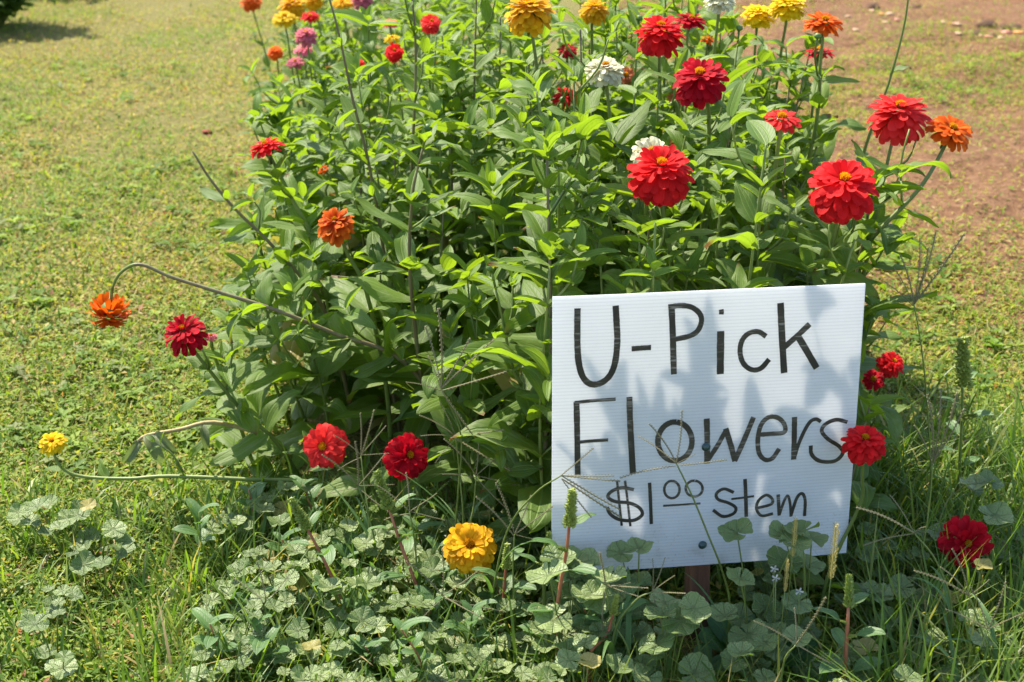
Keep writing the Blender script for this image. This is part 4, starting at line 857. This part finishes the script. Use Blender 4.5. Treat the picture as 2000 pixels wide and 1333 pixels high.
def mallow(label, x, y, n, spread, hmax, seed, size=(0.02, 0.046), yellow=0.05, group='mallow weeds at the front of the bed'):
    r = random.Random(seed); b = Vector((x, y, gz(x, y)))
    root = thing('mallow_plant', label, 'mallow', b, group)
    for k in range(n):
        a = r.uniform(0, 6.283); rad = spread * math.sqrt(r.random()); h = hmax * r.uniform(0.35, 1.0)
        tip = Vector((rad * math.cos(a), rad * math.sin(a), h)); mid = tip * 0.5 + Vector((0, 0, h * 0.15))
        V, F, U = tube(spline([Vector((0, 0, 0)), mid, tip], 3), 0.0011, 4); link('leaf_stalk', mesh_from('leaf_stalk', V, F, U, M_STEM), root)
        out = Vector((math.cos(a), math.sin(a), 0)); nn = (UPV + out * r.uniform(0.0, 0.55) + Vector((r.uniform(-.35, .35), r.uniform(-.5, .2), 0))).normalized()
        s = r.uniform(*size); d = Matrix.Rotation(r.uniform(-.8, .8), 3, 'Z') @ out
        link('leaf', r.choice(MALY_M) if r.random() < yellow else r.choice(MAL_M), root, frame(tip, d, nn, s))
    return root
msp = []; tries = 0
def want_mallow(px, py):
    if py > 1400 or py < 960: return 0
    if 430 < px < 1260 and py > 1120 - 0.25 * (px - 430): return 0.95
    if 80 < px <= 1260: return 0.06 if py > 985 else 0
    if 1430 < px < 1760: return 0.8 if py > 1060 else 0
    if px >= 1760: return 0.12 if py > 1000 else 0
    return 0
while len(msp) < 128 and tries < 20000:
    tries += 1; px = rng.uniform(60, 2000); py = rng.uniform(960, 1400)
    if rng.random() > want_mallow(px, py): continue
    g = ground_at(px, py + 55)
    if all((g.x - a) ** 2 + (g.y - b) ** 2 > 0.044 ** 2 for a, b, _ in msp) and not (abs(g.x - .28) < .25 and 1.79 < g.y < 1.92) and (g - Vector((.27, 1.78, 0))).length > .09: msp.append((g.x, g.y, px))
for k, (x, y, px) in enumerate(msp):
    mallow(place_label('low mallow with round scalloped leaves', *to_px(Vector((x, y, .08))), WEED_MARKS), x, y, rng.randint(5, 9), 0.05, rng.uniform(.05, .13), 8000 + k)
for k, (px, py, Y, lab) in enumerate(((1250, 1090, 1.78, 'tall mallow with dark round leaves overlapping the lower left of the sign'), (1170, 1085, 1.77, 'tall mallow beside the pigweed spike at the lower left of the sign'), (1590, 1050, 1.79, 'tall mallow with dark leaves against the lower right of the sign'), (1480, 1090, 1.76, 'pale-edged mallow with tiny white flowers below the sign'), (1310, 1215, 1.68, 'mallow with one large pleated leaf at the foot of the sign stake'), (1105, 1120, 1.74, 'tall mallow crowding the lower left corner of the sign'), (1880, 980, 2.0, 'mallow with broad leaves behind the crimson bloom at lower right'))):
    p = at(px, py, Y); mallow(lab, p.x, p.y, 7, 0.055, p.z + 0.03, 8800 + k, (0.042, 0.062), yellow=0.0, group='tall mallows by the sign')
p = at(1905, 1120, 1.82); mallow('mallow with yellowed curling leaves in front of the crimson bloom', p.x, p.y, 4, .04, p.z + .01, 8871, (.03, .042), yellow=1.0)
# tiny pale mallow flowers
def small_flower(px, py, Y, lab):
    p = at(px, py, Y); root = thing('mallow_flower', lab, 'flower', Vector((p.x, p.y + .01, 0)), 'tiny pale mallow flowers')
    m = small_flower.m; q = p - root.location
    V, F, U = tube([Vector((0, 0, 0)), q * 0.5 + Vector((.006, 0, 0)), q], 0.0009, 4); link('stem', mesh_from('stem', V, F, U, M_STEM), root)
    for k in range(5):
        a = k * 1.2566; d = Vector((math.cos(a), -.25, math.sin(a))); link('petal', m[k % 3], root, frame(q, d, Vector((0, -1, .2)), .0065, .008))
small_flower.m = [mesh_from('pale_petal', *PETAL_A[k], petal_mat('pale_mallow_petal%d' % k, (0.76, 0.74, 0.74))) for k in range(3)]
for k, (px, py, w) in enumerate(((1515, 1130, 'leftmost'), (1512, 1112, 'topmost'), (1561, 1156, 'largest'))): small_flower(px, py, 1.74, 'tiny pale mallow flower below the sign, %s of the few' % w)

AM_A = [leaf_arr(0.52, rng.uniform(.3, 1.0), .25, .05, 700 + k, nx=6, ny=8, prof=(.6, .75)) for k in range(4)]; AM_M = [mesh_from('pigweed_leaf', *a, M_AMAR) for a in AM_A]
def spike_mesh(seed):
    r = random.Random(seed); mb = MB()
    for k in range(230):
        t = (k + .5) / 230; a = k * 2.399; w = 0.135 * (1 - t) ** 0.7 * (0.45 + 0.7 * abs(math.sin(t * 11 + seed)) * (0.6 + 0.4 * math.sin(a * 3))) + 0.02
        c = Vector((w * math.cos(a), w * math.sin(a), t)); d = Vector((math.cos(a), math.sin(a), r.uniform(.1, .9))).normalized(); s = r.uniform(.03, .10); e = d.orthogonal().normalized() * s * .55; f = d.cross(e)
        mb.add([c - d * s * .4, c + e, c + f, c - e, c - f, c + d * s * 1.3], [(0, 2, 1), (0, 3, 2), (0, 4, 3), (0, 1, 4), (5, 1, 2), (5, 2, 3), (5, 3, 4), (5, 4, 1)])
    V, F, U = tube([Vector((0, 0, 0)), Vector((0, 0, .5)), Vector((0, 0, 1))], lambda t: .09 * (1 - .7 * t), 6); mb.add(V, F, U)
    return mb.mesh('seed_spike', M_SEED, False)
SPK_M = [spike_mesh(k) for k in range(3)]
def pigweed(label, via, spike, seed, red=True, leaves=5):
    r = random.Random(seed); pts = [at(*v) for v in via]; g = Vector((pts[-1].x, pts[-1].y, 0)) if pts[-1].z < 0.06 else Vector((pts[-1].x + .005, pts[-1].y, 0))
    root = thing('pigweed_plant', label, 'pigweed', g, 'pigweeds at the front of the bed'); P = spline([p - g for p in pts] + ([Vector((0, 0, -0.005))] if pts[-1].z > 0.005 else []), 5)[::-1]
    V, F, U = tube(P, lambda t: .0036 - .0016 * t, 6); link('stem', mesh_from('stem', V, F, U, M_STEMR if red else M_STEM), root)
    top = P[-1]; ax = (P[-1] - P[-3]).normalized()
    s = link('seed_spike', SPK_M[seed % 3], root, frame(top - ax * .004, ax.orthogonal(), ax, spike, spike)); s['kind'] = 'stuff'
    for k in range(leaves):
        p, t, tot = along(P, max(.05, 0.99 - 0.115 * k - r.uniform(0, .05))); a = k * 2.4 + r.uniform(-.4, .4); side = Matrix.Rotation(a, 3, t) @ t.orthogonal().normalized()
        d = (side + t * .3).normalized(); link('leaf', AM_M[k % 4], root, frame(p + d * .012, d, UPV + t * .5, r.uniform(.03, .056)))
        V, F, U = tube([p, p + d * .014], .0009, 4); link('leaf_stalk', mesh_from('leaf_stalk', V, F, U, M_STEM), root)
        if k < 3 and r.random() < .7:
            q = link('seed_spike', SPK_M[(seed + k) % 3], root, frame(p, side.orthogonal(), (side + t).normalized(), spike * r.uniform(.25, .4))); q['kind'] = 'stuff'
PIG = [('red-stemmed pigweed with a long seed spike left of the golden zinnia', [(598, 1030, 1.9), (640, 1110, 1.89), (690, 1225, 1.87)], .045, True), ('pigweed with a plump green spike against the lower left of the sign', [(1112, 1022, 1.74), (1106, 1080, 1.74), (1088, 1200, 1.74)], .046, True),
 ('leaning pigweed with a pale stem just left of the golden zinnia', [(758, 990, 1.92), (785, 1070, 1.9), (825, 1180, 1.88)], .05, True), ('pigweed with a short spike just right of the golden zinnia', [(988, 1105, 1.84), (984, 1160, 1.84), (975, 1240, 1.83)], .034, True),
 ('small pigweed spike midway between the golden zinnia and the sign', [(1066, 1078, 1.82), (1062, 1120, 1.82)], .03, False), ('pigweed sprawling at lower left with crinkled leaves', [(440, 1172, 1.88), (490, 1215, 1.87), (550, 1262, 1.86)], .03, True),
 ('short pigweed at the bottom below the red-stemmed one', [(752, 1272, 1.74), (745, 1330, 1.73)], .036, False), ('yellowish pigweed below the right half of the sign', [(1657, 1180, 1.68), (1655, 1230, 1.67)], .036, True),
 ('pigweed with a red stem bending right below the sign', [(1198, 1195, 1.70), (1185, 1240, 1.7), (1150, 1285, 1.69)], .026, True), ('tall dry brown pigweed spike standing right of the sign', [(1880, 750, 2.25), (1878, 830, 2.25), (1872, 940, 2.24)], .075, False)]
for k, (lab, via, s, red) in enumerate(PIG): pigweed(lab, via, s * 1.2, 40 + k, red, 8)

def seedling(label, g, seed):
    r = random.Random(seed); root = thing('pigweed_seedling', label, 'pigweed', g, 'young pigweeds among the mallow'); h = r.uniform(.07, .13)
    P = spline([Vector((0, 0, 0)), Vector((r.uniform(-.01, .01), -.005, h * .5)), Vector((r.uniform(-.025, .025), r.uniform(-.03, .01), h))], 4)
    V, F, U = tube(P, lambda t: .0022 - .001 * t, 5); link('stem', mesh_from('stem', V, F, U, M_STEMR if r.random() < .6 else M_STEM), root)
    for k in range(8):
        p, t, _ = along(P, 1 - .09 * k); a = k * 2.4; d = Vector((math.cos(a), math.sin(a), r.uniform(.1, .8))).normalized()
        link('leaf', AM_M[k % 4], root, frame(p, d, UPV, r.uniform(.026, .05)))
sd_ = []
while len(sd_) < 26:
    g = ground_at(rng.uniform(380, 1240), rng.uniform(1060, 1380)); g.z = gz(g.x, g.y)
    if all((g - q).length > .07 for q in sd_) and (g - Vector((.27, 1.8, 0))).length > .1: sd_.append(g)
for k, g in enumerate(sd_): seedling(place_label('young pigweed with pointed leaves', *to_px(g + Vector((0, 0, .08))), WEED_MARKS), g, 9300 + k)

# crabgrass: a culm with fingers of seeds
def finger_arr(seed):
    r = random.Random(seed); mb = MB(); n = 34
    P = [Vector((.05 * math.sin(k / n * 2.2), k / n, -.10 * (k / n) ** 2)) for k in range(n + 1)]
    V, F, U = tube(P, .010, 4); mb.add(V, F, U)
    for k in range(3, n):
        p = P[k]; s = .010; e = Vector(((1 if k % 2 else -1) * .014, 0, 0))
        mb.add([p + e, p + e * 1.9 + Vector((0, .012, 0)), p + e * 1.1 + Vector((0, .040, 0)), p + e * 1.2 + Vector((0, .014, .012))], [(0, 1, 3), (1, 2, 3), (0, 3, 2), (0, 2, 1)])
    return mb.mesh('seed_finger', M_RAC)
FIN_M = [finger_arr(k) for k in range(3)]
BLADE_M = [mesh_from('grass_blade', *leaf_arr(w, b, .3, .02, 800 + k, nx=2, ny=9, prof=(.12, .6)), M_AMAR) for k, (w, b) in enumerate(((.05, .8), (.06, 1.6), (.045, .3)))]
def crabgrass(label, via, fingers, seed, leaves=2):
    """via: culm pixels from the crown down; fingers: end pixels of the seed fingers"""
    r = random.Random(seed); pts = [at(*v) for v in via]; last = pts[-1]; g = Vector((last.x, last.y + .005, 0)); Y = via[0][2]
    root = thing('crabgrass', label, 'grass', g, 'crabgrass gone to seed'); P = spline([p - g for p in pts] + [Vector((0, 0, -.004))], 5)[::-1]
    V, F, U = tube(P, lambda t: .0019 - .0008 * t, 5); link('culm', mesh_from('culm', V, F, U, M_STEM), root)
    top = P[-1]
    for k, f in enumerate(fingers):
        e = at(f[0], f[1], Y + (f[2] if len(f) > 2 else r.uniform(-.05, .03))) - g; d = e - top
        link('seed_finger', FIN_M[k % 3], root, frame(top + d.normalized() * .001 - UPV * .004 * (k > 3), d, UPV + Vector((0, -.5, 0)), d.length))
    for k in range(leaves):
        p, t, tot = along(P, r.uniform(.08, .5)); a = r.uniform(0, 6.28); d = Vector((math.cos(a), math.sin(a), .9)).normalized()
        link('blade', BLADE_M[r.randrange(3)], root, frame(p, d, UPV, r.uniform(.09, .15)))
CRAB = [('crabgrass with spread seed fingers in front of the lettering', [(1321, 906, 1.74), (1352, 970, 1.74), (1385, 1050, 1.74), (1412, 1120, 1.75), (1425, 1190, 1.76)], [(1248, 852), (1280, 832), (1328, 806), (1355, 886), (1417, 885), (1210, 927)]),
 ('crabgrass leaning across the left edge of the sign, its fingers pointing right', [(1096, 930, 1.76), (1045, 965, 1.78), (990, 1040, 1.8), (960, 1180, 1.82)], [(1150, 872), (1195, 920), (1210, 930), (1215, 985), (1222, 995), (1160, 1000)]),
 ('tall crabgrass with long fingers standing left of the sign', [(862, 760, 2.0), (900, 850, 2.0), (895, 960, 2.0), (890, 1040, 2.0)], [(828, 640), (850, 610), (905, 660), (948, 655), (835, 692), (985, 710), (940, 850), (800, 740)]),
 ('crabgrass with flat fingers over the crimson bloom', [(890, 853, 2.02), (898, 930, 2.02), (905, 1020, 2.0)], [(830, 810), (860, 790), (826, 850), (980, 830), (1000, 905), (850, 900)]),
 ('tall crabgrass with upright fingers against the lawn right of the sign', [(1785, 595, 2.15), (1800, 680, 2.14), (1812, 800, 2.13), (1818, 960, 2.12)], [(1795, 470), (1822, 455), (1868, 455), (1765, 500), (1730, 545), (1810, 478), (1750, 520)]),
 ('crabgrass tuft of pale upright fingers right of the bright red zinnia', [(1822, 905, 1.95), (1815, 990, 1.94), (1800, 1090, 1.93)], [(1835, 770), (1862, 775), (1815, 780), (1875, 800), (1800, 830)]),
 ('crabgrass with wide fingers beside the bright red zinnia stem', [(1786, 1043, 1.76), (1830, 1100, 1.75), (1860, 1200, 1.74)], [(1690, 990), (1740, 968), (1685, 1065), (1810, 1022)]),
 ('crabgrass with reddish fingers below the lower left of the sign', [(1183, 1144, 1.70), (1195, 1210, 1.70), (1230, 1280, 1.69)], [(1168, 1085), (1185, 1075), (1262, 1140), (1250, 1160), (1180, 1230), (1230, 1130)]),
 ('crabgrass with purplish fingers left of the sign stake', [(1274, 1157, 1.69), (1240, 1175, 1.69), (1200, 1240, 1.69)], [(1273, 1096), (1295, 1090), (1310, 1118), (1335, 1150), (1300, 1210)]),
 ('crabgrass at lower right with yellowish fingers', [(1893, 1165, 1.70), (1920, 1240, 1.69), (1950, 1320, 1.69)], [(1800, 1115), (1870, 1080), (1930, 1130), (1850, 1110)]),
 ('crabgrass bent over the golden zinnia', [(1005, 1045, 1.82), (1002, 1110, 1.82), (1005, 1200, 1.82)], [(970, 950), (1070, 985), (1030, 970), (1040, 1050), (940, 970)]),
 ('crabgrass sprawled below the golden zinnia', [(865, 1165, 1.78), (900, 1230, 1.77), (940, 1310, 1.76)], [(800, 1100), (860, 1075), (930, 1110), (945, 1200), (820, 1210), (985, 1180)]),
 ('crabgrass rising at the bottom below the sign', [(1555, 1260, 1.62), (1530, 1300, 1.62)], [(1480, 1215), (1550, 1190), (1600, 1170), (1625, 1290)]),
 ('crabgrass tuft at the front left under the scarlet zinnia', [(700, 950, 2.0), (720, 1010, 1.99), (735, 1080, 1.98)], [(640, 890), (690, 870), (745, 885), (770, 940), (640, 960), (760, 990)])]
CRAB += [('dry crabgrass tangle right of the crimson bloom', [(930, 930, 2.0), (925, 990, 1.99), (918, 1040, 1.98)], [(880, 860), (930, 830), (985, 870), (1010, 940), (870, 920), (995, 985)]),
 ('dry crabgrass between the two low red blooms', [(705, 890, 2.06), (712, 950, 2.04), (720, 1010, 2.02)], [(660, 850), (700, 810), (745, 830), (765, 880), (655, 915), (720, 800)]),
 ('thin crabgrass over the leaning pigweed', [(800, 1000, 1.9), (810, 1060, 1.9), (815, 1130, 1.89)], [(740, 950), (790, 925), (850, 960), (870, 1010), (745, 1010)]),
 ('crabgrass at the bottom left of the red-stemmed pigweed', [(520, 1180, 1.82), (515, 1240, 1.81), (510, 1300, 1.8)], [(455, 1130), (500, 1105), (560, 1120), (590, 1170)]),
 ('crabgrass at the bottom right corner', [(1930, 1230, 1.66), (1905, 1290, 1.65), (1880, 1340, 1.65)], [(1850, 1190), (1900, 1150), (1960, 1140), (1990, 1190)])]
for k, (lab, via, fg) in enumerate(CRAB): crabgrass(lab, via, fg, 900 + k)
# foxtail spikes
def foxtail(label, px, py, Y, ln, seed):
    top = at(px, py, Y); g = Vector((top.x - .01, top.y + .01, 0)); root = thing('foxtail_grass', label, 'grass', g, 'foxtails below the sign'); t = top - g; b = t - Vector((0, 0, ln))
    V, F, U = tube(spline([Vector((0, 0, 0)), b * .5 + Vector((.004, 0, 0)), b], 4), .0009, 4); link('culm', mesh_from('culm', V, F, U, M_STEM), root)
    s = link('seed_spike', FOX_M, root, frame(b, Vector((1, 0, 0)), UPV + Vector((.05, 0, 0)), ln)); s['kind'] = 'stuff'
    for k in range(2): link('blade', BLADE_M[k], root, frame(Vector((0, 0, .03 + .02 * k)), Vector((math.cos(seed + k * 2), math.sin(seed + k * 2), 1)), UPV, .11))
def fox_mesh():
    mb = MB()
    for k in range(170):
        t = (k + .5) / 170; a = k * 2.399; w = .022 * math.sin(math.pi * min(1, t * .85 + .12)) + .008; c = Vector((w * math.cos(a), w * math.sin(a), t)); d = Vector((math.cos(a) * .6, math.sin(a) * .9, 1)).normalized(); s = .022 + .022 * ((k * 7) % 5) / 5; e = d.orthogonal().normalized() * s * .4; f = d.cross(e)
        mb.add([c, c + d * s + e, c + d * s - e * .5 + f, c + d * s * 2.2], [(0, 1, 2), (1, 3, 2), (0, 2, 3), (0, 3, 1)])
    V, F, U = tube([Vector((0, 0, 0)), Vector((0, 0, .97))], .016, 5); mb.add(V, F, U); return mb.mesh('foxtail_spike', M_FOX, False)
M_FOX = plain('golden_seed_spike', (.34, .28, .07), (.5, .42, .14), .6, 200); FOX_M = fox_mesh()
foxtail('thick golden foxtail spike standing below the right half of the sign', 1554, 1014, 1.74, .060, 1); foxtail('thin foxtail spike left of the thick golden one', 1538, 1095, 1.70, .05, 2)
foxtail('thin tall foxtail spike standing right of the thick golden one', 1633, 1026, 1.70, .085, 3)
# broad-leaved weeds by the stake
BRD_M = [mesh_from('broad_leaf', *leaf_arr(.55, .7, .2, .06, 850 + k, nx=6, ny=9, prof=(.5, .35)), M_BROAD) for k in range(3)]
def broadweed(label, px, py, n, s, seed):
    r = random.Random(seed); g = ground_at(px, py); root = thing('broadleaf_weed', label, 'weed', g, 'broad-leaved weeds at the front')
    for k in range(n):
        a = k * 6.283 / n + r.uniform(-.3, .3); d = Vector((math.cos(a), math.sin(a), r.uniform(.5, 1.3))).normalized(); link('leaf', BRD_M[k % 3], root, frame(Vector((0, 0, .004)), d, UPV + Vector((0, -.3, 0)), s * r.uniform(.75, 1.1)))
for k, a in enumerate((('broad smooth-leaved weed in shade just right of the stake', 1440, 1285, 6, .085), ('broad-leaved weed at the bottom below the sign', 1500, 1330, 5, .09), ('yellow-green jagged weed leaf tuft near the bottom below the stake', 1370, 1330, 4, .05), ('broad-leaved weed in the lower right corner', 1810, 1330, 5, .07), ('broad-leaved weed at the bottom centre', 1010, 1335, 5, .06))): broadweed(*a, 60 + k)

# ================================================================== beyond the lawn
def bush(label, x, Y, h, w, seed):
    r = random.Random(seed); root = thing('leafy_bush', label, 'bush', Vector((x, Y, 0)), 'bushes along the far left of the lawn'); mb = MB()
    for k in range(26):
        a = r.uniform(0, 6.28); rr = w * r.uniform(.3, 1); tip = Vector((rr * math.cos(a), rr * math.sin(a), h * r.uniform(.12, 1)))
        P = spline([Vector((0, 0, 0)), tip * .5 + Vector((0, 0, .05)), tip], 4); V, F, U = tube(P, .005, 5); link('stem', mesh_from('stem', V, F, U, M_STEM), root)
        for q in range(26):
            p, ax, _ = along(P, r.uniform(.2, 1)); b = r.uniform(0, 6.28); d = Vector((math.cos(b), math.sin(b), r.uniform(-.2, .7))).normalized(); mb.addM(LEAF_A[r.randrange(12)], frame(p, d, UPV, r.uniform(.09, .15)))
    o = link('foliage', mb.mesh('foliage', M_LEAF), root); o['kind'] = 'stuff'
for k, (x, Y, h, w, lab) in enumerate(((-2.66, 7.5, .7, .38, 'dark green bush nearest the path at the far left corner'), (-3.05, 7.05, .8, .45, 'dark green bush at the outer edge of the far left corner'), (-2.85, 8.9, .8, .45, 'dark green bush behind the others at the far left corner'))): bush(lab, x, Y, h, w, 70 + k)

# clods and fallen blooms on the bare soil
M_CLOD = plain('dark_soil_clod', (.09, .045, .025), (.20, .11, .06), .95, 60, .8, .01)
def lump(seed, flat=.6):
    r = random.Random(seed); V = []; F = []; a, b = 10, 6; off = Vector((r.uniform(0, 50), 0, 0))
    for j in range(b + 1):
        ph = math.pi * j / b
        for k in range(a):
            th = 2 * math.pi * k / a; d = Vector((math.sin(ph) * math.cos(th), math.sin(ph) * math.sin(th), math.cos(ph))); rr = 1 + .55 * noise.noise(d * 1.6 + off) + .3 * noise.noise(d * 4 + off); V.append((d.x * rr, d.y * rr, d.z * rr * flat))
    for j in range(b):
        for k in range(a): k2 = (k + 1) % a; F.append((j * a + k, (j + 1) * a + k, (j + 1) * a + k2, j * a + k2))
    return V, F
CLOD_M = [mesh_from('soil_clod', *lump(k), None, M_CLOD) for k in range(4)]
for k, (px, py, s) in enumerate(((1925, 45, .10), (1908, 62, .07), (1960, 50, .07), (1705, 8, .09), (1790, 12, .07), (1985, 45, .06), (1940, 66, .05))):
    g = ground_at(px, py + 6); g.z = gz(g.x, g.y) - .02; o = link('soil_clod', CLOD_M[k % 4], None, Matrix.Translation(g + Vector((0, 0, .01))) @ Matrix.Rotation(k * 1.3, 4, 'Z') @ Matrix.Diagonal((s * .65, s * .55, s * .75, 1)))
    tag(o, '%s dark clod of dug earth on the bare soil at far right' % ('largest', 'second, lower', 'upper right', 'leftmost', 'stem-side', 'outermost', 'lowest')[k], 'soil clod', 'clods on the bare soil')
LMAT = {'pink': plain('faded_pink_bloom', (.42, .12, .09), (.55, .24, .17), .7, 60), 'cream': plain('faded_cream_bloom', (.36, .2, .12), (.5, .32, .2), .7, 60), 'amber': plain('faded_amber_bloom', (.46, .18, .04), (.58, .28, .07), .7, 60)}
LUMPW = ['lowest, below the largest clod', 'large, right of the largest clod', 'touching the large pink one', 'near the right edge', 'small, above the large pink one', 'upper of the pair left of the clods', 'larger of the pair left of the clods', 'right of the amber one by the thin stem', 'left of the thin stem', 'beside the leftmost clod', 'lowest by the thin stem', 'farthest left, above the orange bloom', 'just right of the orange bloom', 'touching the thin stem', 'under the pair left of the clods', 'under the second clod']
LUMP_M = {c: [mesh_from('fallen_bloom', *lump(20 + k, .5), None, m) for k in range(3)] for c, m in LMAT.items()}
for k, (px, py, c, s) in enumerate(((1930, 72, 'pink', .032), (1966, 64, 'pink', .036), (1955, 74, 'cream', .03), (1988, 66, 'amber', .032), (1962, 47, 'pink', .026), (1843, 43, 'cream', .026), (1870, 47, 'cream', .032), (1738, 30, 'cream', .03), (1722, 28, 'amber', .028), (1704, 18, 'cream', .028), (1730, 42, 'cream', .026), (1656, 30, 'cream', .026), (1672, 60, 'cream', .028), (1752, 38, 'pink', .022), (1872, 70, 'cream', .026), (1916, 70, 'cream', .022))):
    g = ground_at(px, py + 3); s *= .8; g.z = gz(g.x, g.y) - .004; o = link('fallen_bloom', LUMP_M[c][k % 3], None, Matrix.Translation(g + Vector((0, 0, .008))) @ Matrix.Rotation(k * .9, 4, 'Z') @ Matrix.Diagonal((s, s * .8, s * .7, 1)))
    tag(o, 'faded %s lump on the bare soil, %s' % ({'pink': 'pink', 'cream': 'cream', 'amber': 'amber orange'}[c], LUMPW[k]), 'fallen bloom', 'faded lumps on the soil')
g = ground_at(405, 264); o = link('fallen_bloom', mesh_from('dropped_bloom', *lump(44, .6), None, plain('dry_red_bloom', (.18, .03, .02), (.3, .06, .03), .8, 80)), None, Matrix.Translation(g + Vector((0, 0, .012))) @ Matrix.Diagonal((.02, .016, .012, 1)))
tag(o, 'dried dark red bloom dropped on the lawn left of the bed', 'fallen bloom')
